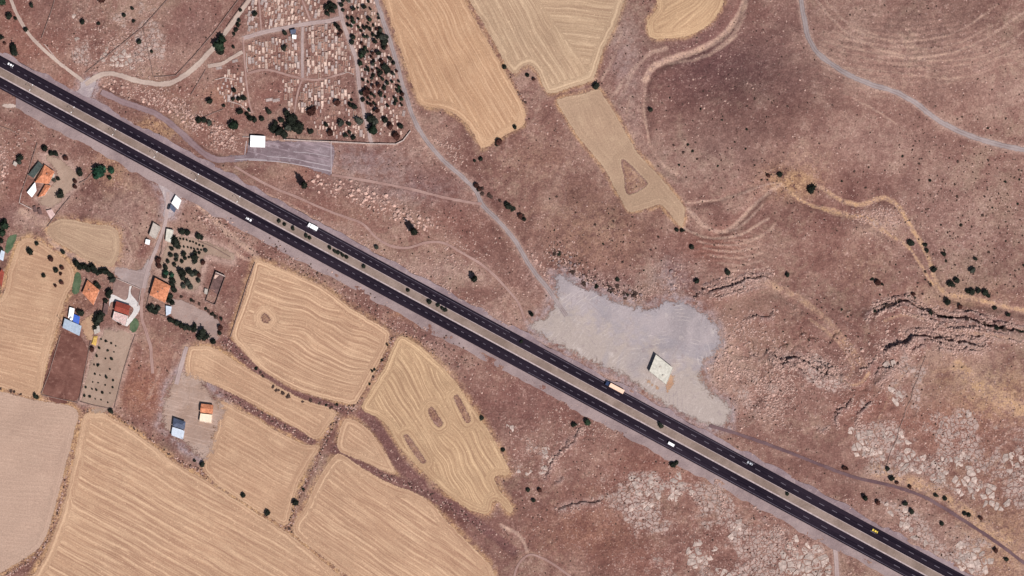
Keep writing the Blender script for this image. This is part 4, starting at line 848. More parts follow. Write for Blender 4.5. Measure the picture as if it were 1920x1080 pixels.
def pitched_roof(root, q, h, rise, f, mat, over=.45, ridge=True):
    """hip (f < 1) or gable (f = 1) roof on a four-cornered outline; ridge along its longer axis"""
    L01 = math.dist(q[0], q[1]); L12 = math.dist(q[1], q[2])
    if L01 < L12: q = q[1:] + q[:1]
    c = (sum(p[0] for p in q) / 4, sum(p[1] for p in q) / 4); m = max(math.hypot(p[0] - c[0], p[1] - c[1]) for p in q)
    e = [((p[0] - c[0]) * (1 + over / m) + c[0], (p[1] - c[1]) * (1 + over / m) + c[1]) for p in q]
    ma = lerp(e[3], e[0], .5); mb_ = lerp(e[1], e[2], .5)
    ra = lerp(c, ma, f); rb = lerp(c, mb_, f)
    mb = MB(); zb = h - .08; zt = h + .1
    V = [(p[0], p[1], zb) for p in e] + [(p[0], p[1], zt) for p in e] + [(ra[0], ra[1], h + rise), (rb[0], rb[1], h + rise)]
    mb.add(V, [(3, 2, 1, 0)] + [(i, (i + 1) % 4, 4 + (i + 1) % 4, 4 + i) for i in range(4)] + [(4, 5, 9, 8), (5, 6, 9), (6, 7, 8, 9), (7, 4, 8)])
    roof = mb.obj('roof', mat, root)
    # tile courses: real ridges running down every slope
    t = MB()
    for (a, b, r1, r2) in ((4, 5, 8, 9), (6, 7, 9, 8)):
        A, B, R1, R2 = Vector(V[a]), Vector(V[b]), Vector(V[r1]), Vector(V[r2]); n = max(4, int((B - A).length / .6))
        for j in range(1, n):
            p = A.lerp(B, j / n); r = R1.lerp(R2, j / n); up = Vector((0, 0, .05)); t.tube(p + up * .4, r + up * .4, .05, 4)
    if ridge: t.tube((ra[0], ra[1], h + rise + .03), (rb[0], rb[1], h + rise + .03), .14, 6)
    for (i, r) in ((4, ra), (7, ra), (5, rb), (6, rb)): t.tube((V[i][0], V[i][1], V[i][2] + .03), (r[0], r[1], h + rise + .03), .11, 5)
    o = t.obj('ridge_tiles', mat, roof); o['kind'] = 'stuff'
    return roof
def chimney(roof, x, y, z0, z1):
    mb = MB(); mb.box(x - .35, x + .35, y - .3, y + .3, z0, z1); mb.box(x - .45, x + .45, y - .4, y + .4, z1 + .002, z1 + .14); mb.obj('chimney', M['wall_stone'], roof)
def flat_roof(root, q, h, mat, parapet=.25, name='roof', wall=None):
    mb = MB(); mb.prism(q, h, h + .18); r = mb.obj(name, mat, root)
    if parapet:
        m = MB(); n = len(q); inn = shrink(q, .55)
        for i in range(n):
            a, b, c, d = q[i], q[(i + 1) % n], inn[(i + 1) % n], inn[i]
            m.prism([a, b, lerp(b, c, .6), lerp(a, d, .6)], h + .182, h + .18 + parapet)
        m.obj('parapet', wall or mat, r)
    return r
def shed_roof(root, q, h, mat, rise=.6, seams=1.0, over=.3):
    e = shrink(q, -over); n = len(e)
    # high on the edge that lies furthest north
    ys = [p[1] for p in e]; y0, y1 = min(ys), max(ys)
    zt = [h + .1 + rise * (y - y0) / (y1 - y0) for y in ys]
    mb = MB(); mb.prism(e, [z - .12 for z in zt], zt); r = mb.obj('roof', mat, root)
    t = MB(); L = math.dist(e[0], e[1]); k = max(3, int(L / seams))
    for j in range(1, k):
        a = lerp((*e[0], zt[0]), (*e[1], zt[1]), j / k); b = lerp((*e[3], zt[3]), (*e[2], zt[2]), j / k); t.tube(Vector(a), Vector(b), .045, 4)
    o = t.obj('roof_seams', mat, r); o['kind'] = 'stuff'; return r
def house(q, label, h, roofmat, rise=1.8, f=.35, cat='house', wallmat=None, name='house', storeys=1, door=2, inset=.5):
    b, l = site(q); root = empty(name, b); set_props(root, label, cat)
    w = shrink(l, inset); walls_obj(root, w, h, wallmat or M['plaster'])
    openings(root, w, h, None, door_side=door, storeys=storeys)
    r = pitched_roof(root, w, h, rise, f, roofmat)
    return root, r, l
def flat_building(q, label, h, roofmat, wallmat, cat='building', name='flat_roof_building', parapet=.25, win=True, every=4.5):
    b, l = site(q); root = empty(name, b); set_props(root, label, cat)
    walls_obj(root, shrink(l, .12), h - .003, wallmat)
    if win: openings(root, shrink(l, .12), h, None, every=every)
    flat_roof(root, l, h, roofmat, parapet); return root, l
def shed(q, label, h, roofmat, wallmat=None, rise=.5, cat='shed', name='shed', win=False):
    b, l = site(q); root = empty(name, b); set_props(root, label, cat)
    w = shrink(l, .25); walls_obj(root, w, h - .02, wallmat or M['plaster'])
    if win: openings(root, w, h, None, every=4)
    shed_roof(root, l, h, roofmat, rise); return root, l

# farmhouse at the upper left with its lean-to and annex
r_, rf, l = house([(84,309.5),(103,323),(92,346),(72,370),(65.5,341)][:3] + [(66,343)], 'orange roofed farmhouse with a white lean-to at its end', 3.6, M['orange_tile'], 2.0, .55, door=1)
chimney(rf, 1.2, 1.0, 4.2, 6.2)
house([(85.5,346),(96,349),(84,367),(71,371)][:4], 'small orange roofed extension below the farmhouse', 3.0, M['orange_tile'], 1.2, .5, cat='outbuilding', name='outbuilding')
shed([(66,343),(68.5,358),(60,370),(51.5,361)], 'white sheet roofed lean-to left of the orange farmhouse', 3.0, M['white_metal'], rise=.4, name='lean_to')
shed([(73,304),(80.5,311),(63.5,334),(53.5,328)], 'dark green roofed shed behind the orange farmhouse', 2.6, M['green_roof'], rise=.3)
shed([(97,325),(103,328),(100,336),(94,334)], 'tiny grey shed at the right wall of the farmhouse', 2.2, M['grey_slab'], rise=.2)
shed([(87,395),(97,393),(103,402),(95,411),(86,408)][:4], 'pale ruined hut beside the small stubble patch', 2.0, M['pink_slab'], M['pale_wall'], rise=.3, name='hut')
for i, q in enumerate(([(62,388),(67,387),(70,396),(64,398)], [(71,392),(76,391),(79,401),(73,402)])):
    shed(q, ['left', 'right'][i] + ' one of two small brown coops below the farmhouse', 1.8, M['brown_floor'], M['wall_stone'], rise=.15, name='coop')
# two hipped orange houses
r_, rf, l = house([(164.5,525.5),(187,545),(176,573),(154.5,550)], 'orange roofed house with a pyramid roof above the blue tarpaulin', 3.6, M['orange_tile'], 2.3, .06, door=3)
chimney(rf, -1.0, 1.4, 4.8, 6.2)
r_, rf, l = house([(291,521.5),(320.5,537),(310,569),(281,554)], 'large orange roofed house beside the village lane', 4.2, M['orange_tile'], 2.4, .25, door=3)
chimney(rf, -1.5, -1.4, 5.2, 6.8); chimney(rf, 1.8, .9, 5.2, 6.6)
shed([(311.5,574),(322,576),(320,588),(312,592)][:4], 'pale blue roofed shed beside the large orange roofed house', 2.4, M['pale_blue_metal'], rise=.3)
# red roofed house with its terrace
r_, rf, l = house([(219,565.5),(245.5,574),(241.5,592),(215,583)], 'red roofed house with a pale pink terrace', 4.4, M['red_tile'], 1.8, 1.0, door=3, wallmat=M['white_plaster'])
b, l = site([(214.6,584.6),(240.4,593.4),(236,612),(211,599)]); t = empty('low_roof_block', b); set_props(t, 'pale pink terrace block joined to the red roofed house', 'terrace')
walls_obj(t, shrink(l, .1), 3.2, M['white_plaster']); openings(t, shrink(l, .1), 3, None, every=4, door_side=1); rr = flat_roof(t, l, 3.203, M['pink_slab'], .5, wall=M['white_plaster'])
for k in range(3):
    arc = MB()
    for j in range(6):
        a0 = math.pi * j / 6; a1 = math.pi * (j + 1) / 6; cx = -3.0 + 3 * k
        arc.tube((cx + 1.2 * math.cos(a0), -.9 + .45 * k * -1 + 1.3 * math.sin(a0), 3.55), (cx + 1.2 * math.cos(a1), -.9 - .45 * k + 1.3 * math.sin(a1), 3.55), .14, 5)
    arc.obj('pergola_arch', M['white_plaster'], rr)
shed([(196,569),(203.5,572),(201,590),(193,587)], 'narrow brown roofed shed left of the red roofed house', 2.4, M['brown_floor'], rise=.3)
shed([(175.5,614),(186,611),(188,622),(178,627)], 'small grey shed under the dark tree by the dotted plot', 2.2, M['grey_slab'], rise=.2)
mb = MB(); b, l = site([(175,630),(184,629),(180,650),(171,646)]); mb.prism(shrink(l, .6), 0, [.9, 1.3, 1.1, .8]); mb.prism(shrink(l, 1.6), [.9, 1.3, 1.1, .8], [1.6, 2.0, 1.7, 1.4])
o = mb.obj('covered_stack', M['yellow_tarp']); o.location = b; set_props(o, 'stack under a yellow sheet left of the dotted plot', 'covered stack')
# metal sheds with the blue tarpaulin
shed([(122.5,598.5),(153,612),(149,630),(118.5,615)], 'long blue grey metal shed above the dark red plot', 3.0, M['blue_metal'], rise=.5, win=True)
shed([(131.5,577.5),(140,580),(137,599),(128.5,596)], 'narrow white roofed shed left of the blue tarpaulin', 2.8, M['white_metal'], rise=.3)
b, l = site([(139.5,589.5),(150.5,594.5),(148,609),(137,603)]); t = empty('tarpaulin_shelter', b); set_props(t, 'shelter roofed with a bright blue tarpaulin', 'shelter')
mb = MB(); mb.prism(l, 2.6, 2.68); mb.obj('tarpaulin', M['blue_tarp'], t)
for p in shrink(l, .5):
    mb = MB(); mb.cyl(p, .07, 0, 2.6, 6); mb.obj('post', M['iron'], t)
b = (WX(134.5), WY(599), base_z(134.5, 599) + 3.0); t = empty('water_tank', b); set_props(t, 'white water tank next to the blue tarpaulin', 'tank')
mb = MB(); mb.cyl((0, 0), 1.1, .15, 1.6, 14); mb.cyl((0, 0), 1.1, 1.6, 1.9, 14, 0, .4); mb.obj('tank_body', M['white_metal'], t)
mb = MB(); mb.cyl((0, 0), .25, 1.902, 2.0, 10); mb.obj('lid', M['iron'], t)
# huts along the lane
flat_building([(287.5,417.5),(301.5,426),(291.5,448),(279.5,441)], 'pale grey flat roofed hut left of the village lane', 3.6, M['grey_slab'], M['plaster'])
flat_building([(273.5,448.5),(281.5,450),(280,459),(272,457)], 'tiny white flat roofed hut below the grey hut', 2.4, M['white_metal'], M['white_plaster'], name='hut', parapet=.1)
flat_building([(312.5,429),(325.5,431.5),(320,455),(310,451)], 'white flat roofed hut at the orchard corner', 3.0, M['roof_slab'], M['white_plaster'])
rt, l = flat_building([(330,367),(340.5,376.5),(334,393.5),(322,382)], 'white roofed kiosk at the mouth of the village lane', 3.0, M['white_metal'], M['white_plaster'], name='kiosk')
shed([(321,383),(330.5,392.5),(327,399),(319,391)], 'dark purple awning joined to the white kiosk', 2.6, M['dark_blue_metal'], rise=.2, name='awning')
# roofless barn
b, l = site([(404.5,510),(423,518),(403,573),(385,565)]); t = empty('roofless_barn', b); set_props(t, 'roofless barn with a brown floor and a pale end wall', 'barn')
mb = MB(); mb.prism(shrink(l, .8), -.3, .12); mb.obj('floor', M['brown_floor'], t)
inn = shrink(l, 1.0)
for i in range(4):
    a, b2, c, d = l[i], l[(i + 1) % 4], inn[(i + 1) % 4], inn[i]; mb = MB(); north = (a[1] + b2[1]) / 2 > 8
    mb.prism([lerp(a, b2, .004), lerp(b2, a, .004), lerp(b2, c, .7), lerp(a, d, .7)], -.4, 3.2 if north else 2.2)
    if north: mb.prism([lerp(a, b2, .01), lerp(b2, a, .01), lerp(lerp(b2, c, .7), lerp(a, d, .7), .01), lerp(lerp(a, d, .7), lerp(b2, c, .7), .01)], 3.2, [3.3, 3.6, 3.6, 3.3])
    mb.obj('wall', M['pale_wall'] if north else M['wall_stone'], t)
pv = centre(l); mb = MB(); mb.prism([(x * .35 , y * .12 + 9.2) for x, y in l], .12, .18); mb.obj('pale_slab', M['grave_pale'], t)
flat_building([(384,541),(390,542.5),(388.5,552),(383,550.5)], 'small white hut at the left wall of the roofless barn', 2.0, M['grey_slab'], M['white_plaster'], name='hut', win=False, parapet=.1)
# two new houses in the grey yard
r_, rf, l = house([(378,757.5),(400,760),(398.6,776),(376,773.5)], 'orange roofed new house with its sunlit half coloured cream', 3.8, M['orange_tile'], 1.4, 1.0, wallmat=M['cream_slab'], door=0, inset=.3)
b, l = site([(376,775.5),(398.4,778),(396.5,794),(374,790)]); t = empty('low_roof_block', b); set_props(t, 'cream block standing for the sunlit roof slope of the new house', 'terrace'); walls_obj(t, shrink(l, .1), 3.4, M['cream_slab']); openings(t, shrink(l, .1), 3.3, None, every=4.5); flat_roof(t, l, 3.403, M['cream_slab'], .3)  # cream colour stands in for the sunlit south slope of the roof
r_, rf, l = house([(326,784),(348,791.5),(346,806),(324,799)], 'unfinished house with a dark blue metal roof', 3.8, M['dark_blue_metal'], 1.5, .45, inset=.3)
b, l = site([(323.8,801),(346,808),(343,824),(321.5,816)]); t = empty('unfinished_wing', b); set_props(t, 'wing of the unfinished house, its sunlit roof slope coloured pale blue', 'house wing'); walls_obj(t, shrink(l, .2), 2.8, M['concrete']); shed_roof(t, shrink(l, .1), 2.9, M['pale_blue_metal'], .5)  # pale blue against the dark blue paints the sunlit slope of the roof
for i, p in enumerate(shrink(l, .4)):
    mb = MB(); mb.box(p[0] - .2, p[0] + .2, p[1] - .2, p[1] + .2, 3.6, 4.6); mb.obj('column', M['concrete'], t)
# cemetery and gravel lot
b, l = site([(470,254.5),(497.5,256),(497,277),(469.5,276)]); t = empty('cemetery_building', b); set_props(t, 'white roofed building at the cemetery wall beside the gravel yard', 'building')
w = shrink(l, .3); walls_obj(t, w, 3.3, M['white_plaster']); openings(t, w, 3.3, None, every=3.6, door_side=1); pitched_roof(t, w, 3.3, .5, 1.0, M['white_metal'], .3)
flat_building([(548,66),(556,66.5),(555.5,74),(548,73)], 'tiny white kiosk in the middle of the cemetery', 2.6, M['white_metal'], M['white_plaster'], name='kiosk', parapet=.1)
shed([(545,57.5),(555,56),(554.5,63),(546,65)], 'dark roofed shelter above the white cemetery kiosk', 2.6, M['dark_blue_metal'], rise=.3, name='shelter')
rt, l = flat_building([(1229.5,666),(1261.5,691.5),(1249,722.5),(1217,697.5)], 'square pale roofed building in the gravel lot', 4.4, M['roof_slab'], M['plaster'], parapet=.3)
mb = MB(); mb.cyl((1.4, -4.6), .7, 4.58, 5.3, 10); mb.box(-1.5, .2, 1.5, 2.6, 4.58, 5.0); mb.obj('roof_equipment', M['grey_slab'], rt)
# left edge
shed([(3,470),(9,473),(6,489),(-2,485)], 'pale blue roofed shed cut by the left edge', 2.6, M['pale_blue_metal'], rise=.3)
shed([(-4,520),(3,505),(8,512),(3,540)], 'red roofed hut cut by the left edge', 2.4, M['red_tile'], rise=.2, name='hut')
shed([(27,303),(33,306),(30,312),(25,309)][:4], 'tiny grey hut left of the farmhouse wall', 1.8, M['grey_slab'], rise=.1, name='hut')

# ------------------------------------------------------------------ walls and fences
def wall(pts, label, h=1.0, w=.5, mat=None, name='stone_wall', rough=.12):
    c = pts[len(pts) // 2]; sp = []
    for i in range(len(pts) - 1):
        a, b = pts[i], pts[i + 1]; n = max(1, int(math.dist(a, b) / 5))
        for j in range(n): sp.append((a[0] + (b[0] - a[0]) * j / n, a[1] + (b[1] - a[1]) * j / n))
    sp.append(pts[-1]); mb = MB(); zs = [base_z(*p) for p in sp]
    P = [Vector((WX(x), WY(y))) for x, y in sp]; nor = []
    for i in range(len(P)):
        d = (P[min(i + 1, len(P) - 1)] - P[max(i - 1, 0)]).normalized(); nor.append(Vector((-d.y, d.x)))
    for i in range(len(P) - 1):
        q = [P[i] - nor[i] * w / 2, P[i + 1] - nor[i + 1] * w / 2, P[i + 1] + nor[i + 1] * w / 2, P[i] + nor[i] * w / 2]
        hh = [h * (1 + random.uniform(-rough, rough)) for _ in range(2)]
        mb.prism([(p.x, p.y) for p in q], [zs[i] - .5, zs[i + 1] - .5, zs[i + 1] - .5, zs[i] - .5], [zs[i] + hh[0], zs[i + 1] + hh[1], zs[i + 1] + hh[1], zs[i] + hh[0]])
    o = mb.obj(name, mat or M['wall_stone']); set_props(o, label, 'wall'); return o
wall([(455,256.5),(469,257)], 'short pale wall left of the white roofed cemetery building', 1.3, .5, M['pale_wall'])
wall([(532,262),(580,265),(640,267.5),(692,270),(742,271),(756,264),(770,246)], 'long pale wall along the lower side of the cemetery', 1.8, .7, M['pale_wall'])
wall([(105,-6),(97,22),(79,72)], 'thin dark wall in the top left field beside the track', 1.0, .5)
wall([(318,-4),(268,52),(215,95),(160,137)], 'long straight dark wall crossing the top left fields', 1.0, .55)
wall([(269,54),(279,98),(288,144)], 'dark wall bounding the bare field on its left', 1.0, .5)
wall([(290,145),(330,142),(362,108),(402,62),(450,-4)], 'dark wall along the track beside the cemetery', 1.1, .55)
wall([(466,-4),(440,30),(425,52)], 'wall along the upper left edge of the cemetery', 1.1, .5)
wall([(386,131),(372,155),(358,178)], 'wall at the lower left edge of the cemetery', 1.0, .5)
wall([(126,130),(110,116),(84,84)], 'low wall along the right side of the top left track', .8, .5, M['pale_wall'])
wall([(70,268),(60,300),(51,330),(40,362)], 'dark wall left of the farmhouse', 1.2, .5)
wall([(148,343),(162,336),(175,322)], 'short dark wall right of the farmyard', 1.0, .5)
wall([(40,362),(36,380),(60,392)], 'pale wall below the farmhouse lean-to', 1.0, .5, M['pale_wall'])
wall([(132,368),(112,392),(88,425)], 'wall running down from the farmyard corner', 1.0, .5)
wall([(218,522),(246,534),(264,542),(259,575)], 'garden wall around the front gardens of the red roofed house', 1.2, .4, M['pale_wall'])
wall([(113,630),(104,660),(92,700),(77,738)], 'wall along the left side of the dark red plot', 1.1, .5)
wall([(170,640),(160,690),(148,752)], 'wall between the dark red plot and the dotted plot', 1.1, .5)
wall([(150,753),(180,761),(212,767)], 'low wall below the dotted plot', .9, .5)
wall([(254,627),(244,655),(230,700),(214,765)], 'wall along the right side of the dotted plot', 1.0, .45)
wall([(78,740),(112,748),(146,755)], 'low wall below the dark red plot', .8, .5)
wall([(284,509),(290,520)], 'short wall above the large orange roofed house', 1.1, .4)
wall([(280,550),(274,578),(300,590),(322,598)], 'wall around the garden of the large orange roofed house', 1.2, .4)
wall([(306,440),(303,468),(293,500)], 'wall along the left side of the orchard', 1.0, .5)
wall([(372,452),(400,463),(432,482)], 'low wall along the upper edge of the orchard', .8, .5)
wall([(1736,668),(1727,690),(1721,711),(1712,730),(1709,748),(1699,766),(1696,780),(1686,804),(1683,822),(1671,845),(1662,875)], 'long thin dark field wall on the right hillside', .55, .5)
wall([(478,492),(464,530),(450,575),(432,632)], 'dark wall along the left side of the wide tan field', 1.0, .5)
wall([(0,237),(20,244),(34,252)], 'short wall near the left edge above the farmhouse', .9, .5)

wall([(385,219),(402,211),(419,205)], 'low wall in the lower left of the cemetery', .9, .5)
wall([(463,100),(462,118),(464,136)], 'pale plot wall left of the pale grave rows', .7, .5, M['pale_wall'])
wall([(404,150),(420,146),(440,150)], 'pale plot wall below the cemetery entrance path', .7, .5, M['pale_wall'])
wall([(430,190),(450,196),(470,212)], 'low plot wall above the dark trees in the cemetery', .7, .5, M['pale_wall'])
wall([(638,140),(652,135),(664,140)], 'short plot wall at the right end of the brown cemetery path', .7, .45, M['pale_wall'])
# ------------------------------------------------------------------ vehicles
RD = math.atan2(-HW, 1)
def car(px, py, label, paint, ang, cat='car', L=4.4, Wd=1.8, z=None):
    t = empty('parked_car' if cat == 'parked car' else 'car', (WX(px), WY(py), float(zlow(px, py)) + (z if z is not None else .47)), ang); set_props(t, label, 'car')
    h = L / 2; w = Wd / 2
    mb = MB(); pr = [(-h, .32), (h, .30), (h + .06, .62), (h - .15, .80), (h - 1.25, .93), (-h + .65, .95), (-h + .02, .88), (-h - .05, .55)]
    n = len(pr); ins = [.08, .10, .12, .10, .06, .06, .10, .08]
    mb.add([(x, -w + i, z_) for (x, z_), i in zip(pr, ins)] + [(x, w - i, z_) for (x, z_), i in zip(pr, ins)], [tuple(range(n)), tuple(range(2 * n - 1, n - 1, -1))] + [((i + 1) % n, i, n + i, n + (i + 1) % n) for i in range(n)])
    mb.obj('body', paint, t)
    mb = MB(); a, b_, c, d = h - 1.2, h - 1.95, -h + 1.05, -h + .45; wi = w - .08; wt = w - .28; z0, z1 = .935, 1.42
    mb.add([(a, -wi, z0), (a, wi, z0), (d, wi, z0), (d, -wi, z0), (b_, -wt, z1), (b_, wt, z1), (c, wt, z1), (c, -wt, z1)], [(0, 1, 5, 4), (1, 2, 6, 5), (2, 3, 7, 6), (3, 0, 4, 7), (4, 5, 6, 7), (3, 2, 1, 0)]); mb.obj('windows', M['glass'], t)
    mb = MB(); mb.prism([(c - .03, -wt - .02), (b_ + .03, -wt - .02), (b_ + .03, wt + .02), (c - .03, wt + .02)], 1.423, 1.475); mb.obj('roof_panel', paint, t)
    for x in (h - .85, -h + .85):
        for y in (-w + .08, w - .08):
            mb = MB(); mb.wheel(x, y, .32, .2); wo_ = mb.obj('wheel', M['rubber'], t); m2 = MB(); m2.wheel(x, y, .32, .22, n=8)
            m2.v = [(x + (p[0] - x) * .55, p[1], .32 + (p[2] - .32) * .55) for p in m2.v]; m2.obj('rim', M['iron'], wo_)
    for y in (-w + .35, w - .35):
        mb = MB(); mb.box(h - .02, h + .075, y - .18, y + .18, .6, .72); mb.obj('headlight', M['white_plaster'], t)
        mb = MB(); mb.box(-h - .06, -h + .03, y - .15, y + .15, .66, .78); mb.obj('tail_light', M['red_tile'], t)
    return t
def truck(px, py, label, cab, cargo, ang, Lc, Lt, Wd, H, gap, name, cat, lower=None):
    t = empty(name, (WX(px), WY(py), float(zlow(px, py)) + .47), ang); set_props(t, label, cat)
    L = Lc + gap + Lt; x1 = L / 2; w = Wd / 2
    mb = MB(); pr = [(x1 - Lc, .9), (x1, .9), (x1, 1.9), (x1 - .35, H * .78), (x1 - Lc, H * .78)]
    n = 5; mb.add([(x, -w, z) for x, z in pr] + [(x, w, z) for x, z in pr], [tuple(range(n)), tuple(range(2 * n - 1, n - 1, -1))] + [((i + 1) % n, i, n + i, n + (i + 1) % n) for i in range(n)]); cb = mb.obj('cab', cab, t)
    mb = MB(); mb.add([(x1 + .02, -w + .2, 1.85), (x1 + .02, w - .2, 1.85), (x1 - .31, w - .25, H * .74), (x1 - .31, -w + .25, H * .74), (x1 - .1, 0, 1.7)], [(0, 1, 2, 3), (0, 3, 4), (1, 0, 4), (2, 1, 4), (3, 2, 4)]); mb.obj('windscreen', M['glass'], cb)
    mb = MB(); mb.box(-L / 2 + .1, x1 - .2, -w + .4, w - .4, .6, .9); mb.obj('chassis', M['iron'], t)
    mb = MB(); mb.box(-L / 2, -L / 2 + Lt, -w, w, 1.0, H); c = mb.obj('cargo_box', cargo, t)
    mb = MB()
    for k in range(1, int(Lt / 1.2)): mb.box(-L / 2 + k * 1.2 - .04, -L / 2 + k * 1.2 + .04, -w + .05, w - .05, H + .002, H + .035)
    mb.obj('roof_ribs', cargo, c)['kind'] = 'stuff'
    xs = [x1 - Lc * .5, -L / 2 + 1.0, -L / 2 + 2.2] + ([-L / 2 + 3.4, x1 - Lc - .6] if Lt > 8 else [])
    for x in xs:
        for y in (-w + .18, w - .18):
            mb = MB(); mb.wheel(x, y, .5, .3); mb.obj('wheel', M['rubber'], t)
    return t
LANE_L = RD; LANE_U = RD + math.pi
car(20, 122, 'white car on the upper carriageway near the left edge', M['paint_white'], LANE_U)
car(466.5, 411.5, 'white car on the lower carriageway left of the white lorry', M['paint_white'], LANE_L)
truck(586.5, 426, 'white box lorry on the upper carriageway', M['paint_white'], M['white_metal'], LANE_U, 1.9, 5.7, 3.0, 3.2, .4, 'lorry', 'lorry')
truck(1152.5, 727, 'articulated lorry with a dark blue cab and long beige trailer', M['paint_blue'], M['canvas'], LANE_U, 2.6, 11.8, 3.0, 3.7, .9, 'articulated_lorry', 'lorry')
truck(1258.5, 833.5, 'white van on the lower carriageway opposite the gravel lot', M['paint_white'], M['paint_white'], LANE_L, 1.6, 3.4, 2.0, 2.2, .03, 'van', 'van')
car(1406, 869, 'dark car with pale parts on the upper carriageway', M['paint_grey'], LANE_U)  # silver body around dark windows
car(1640.5, 996, 'yellow car on the upper carriageway at the lower right', M['paint_yellow'], LANE_U)
car(316.5, 387, 'black car parked beside the white kiosk', M['paint_dark'], math.radians(78), 'parked car', z=.3)

# ------------------------------------------------------------------ lamps and poles
lampP = None
def lamp(px, py, label):
    t = empty('street_lamp', (WX(px), WY(py), float(zlow(px, py)) + .5), RD); set_props(t, label, 'street lamp', 'street lamps on the median strip')
    mb = MB(); mb.tube((0, 0, 0), (0, 0, 10), .13, 6, 0, .08); mb.obj('pole', M['iron'], t)
    for s in (1, -1):
        mb = MB(); mb.tube((0, 0, 9.9), (0, s * 2.2, 10.6), .06, 5); a = mb.obj('arm', M['iron'], t)
        mb = MB(); mb.box(-.2, .2, s * 2.2 - .45, s * 2.2 + .45, 10.55, 10.75); mb.obj('lamp_head', M['white_metal'], a)
x = 61
for k in range(6): lamp(x + 77.5 * k, hw(135.5, x + 77.5 * k), ['lamp post on the median strip nearest the left edge', 'lamp post on the median below the grey gravel junction', 'third lamp post from the left on the median strip', 'lamp post on the median strip left of the gravel yard', 'lamp post on the median strip below the gravel yard entrance', 'rightmost lamp post on the median strip'][k])
def pole(px, py, label, h=9.0, ang=0):
    t = empty('utility_pole', (WX(px), WY(py), base_z(px, py)), ang); set_props(t, label, 'utility pole', 'utility poles of the power line')
    mb = MB(); mb.tube((0, 0, -.3), (0, 0, h), .18, 7, 0, .12); mb.obj('pole', M['wood'], t)
    mb = MB(); mb.box(-.08, .08, -1.1, 1.1, h - .7, h - .55); a = mb.obj('crossarm', M['wood'], t)
    for y in (-.95, 0, .95):
        mb = MB(); mb.cyl((0, y), .07, h - .548, h - .3, 6); mb.obj('insulator', M['white_plaster'], a)
for px, py, lb in ((115, 603, 'utility pole beside the blue grey metal shed'), (317, 700, 'utility pole in the grey yard above the new houses'), (525, 801, 'utility pole beside the dark brush strip'), (734, 903, 'utility pole in the brown strip between two fields'), (781, 622, 'utility pole below the highway shoulder'), (953, 1004, 'utility pole near the arched dirt track')): pole(px, py, lb, ang=RD)
# ------------------------------------------------------------------ telling repeats apart
LAND = [(395,238,'the rocky bank beside the deep green tree'),(430,268,'the entrance of the purple gravel yard'),(700,150,'the middle of the tree belt'),(725,60,'the top of the tree belt'),(740,190,'the lower end of the tree belt'),(600,100,'the dense pale grave rows'),(520,110,'the left grave rows'),(540,20,'the top grave rows'),(600,180,'the lower grave rows'),(485,265,'the white roofed cemetery building'),(552,68,'the tiny white cemetery kiosk'),(640,32,'the path fork at the cemetery top'),(697,262,'the cemetery path end'),(690,200,'the lower tree lined cemetery path'),(668,115,'the upper tree lined cemetery path'),(567,148,'the cemetery path crossing'),(462,95,'the cemetery entrance path'),
 (420,66,'the beige track'),(163,152,'the grey track junction'),(82,338,'the orange farmhouse'),(330,378,'the white kiosk'),(289,432,'the pale grey hut'),(350,490,'the orchard middle'),(404,540,'the roofless barn'),(300,546,'the large orange roofed house'),(170,549,'the pyramid roofed orange house'),(231,585,'the red roofed house'),(137,605,'the blue tarpaulin'),
 (388,775,'the half cream house'),(333,804,'the unfinished house'),(570,760,'the lower edge of the wide tan field'),(730,640,'the gap between the tan and yellow fields'),(590,828,'the end of the dark brush strip'),(540,985,'the meeting of four fields'),(586,426,'the white lorry'),(1153,727,'the articulated lorry'),(1240,693,'the pale roofed building in the gravel lot'),(1258,833,'the white van'),(1640,996,'the yellow car'),
 (955,955,'the tip of the long yellow field'),(980,215,'the corner of the orange straw field'),(1115,165,'the gap above the narrow yellow field'),(1280,425,'the lower tip of the narrow yellow field'),(903,383,'the bend of the cemetery road'),(1062,560,'the upper end of the gravel lot'),(1350,640,'the right end of the gravel lot'),(985,602,'the end of the winding dirt track'),
 (1220,280,'the pale track beside the narrow yellow field'),(1300,60,'the rounded yellow field'),(1520,100,'the bend of the hillside road'),(1680,177,'the middle of the hillside road'),(1860,268,'the right end of the hillside road'),(1465,345,'the orange straw patch on the hillside'),(1700,420,'the upper bend of the yellow wash'),(1755,524,'the lower bend of the yellow wash'),(1850,560,'the right end of the yellow wash'),
 (1720,578,'the dark ravine edge'),(1760,640,'the long dark cliff'),(1500,675,'the short pale cliff'),(1370,535,'the cliff above the gravel lot'),(1700,745,'the thin field wall'),(1640,905,'the purple track'),(1800,970,'the right part of the purple track'),(1000,850,'the pale slab patch'),(1330,970,'the pale rock pavement'),(1400,290,'the middle of the upper right hillside'),(1560,250,'the hillside below the road'),(1600,460,'the smooth slope below the wash'),
 (690,370,'the row of boulders'),(565,340,'the leftmost cypress'),(888,516,'the cypress by the dirt track'),(640,470,'the bushes on the median'),(200,690,'the dotted plot'),(120,690,'the dark red plot'),(370,615,'the hedge of the grey plot'),(60,465,'the top of the plain tan field'),(300,165,'the rocky bank below the beige track'),(200,60,'the stony field at the top left')]
def rel(px, py):
    d = [(math.hypot(px - x, (py - y) * 1.15), i) for i, (x, y, _) in enumerate(LAND)]; dd, i = min(d); x, y, nm = LAND[i]
    dx, dy = px - x, py - y
    if dd < 9: return 'right beside', nm, dd
    if abs(dx) > 2.2 * abs(dy): w = 'right of' if dx > 0 else 'left of'
    elif abs(dy) > 2.2 * abs(dx): w = 'below' if dy > 0 else 'above'
    else: w = ('below' if dy > 0 else 'above') + '-' + ('right of' if dx > 0 else 'left of')
    return w, nm, dd
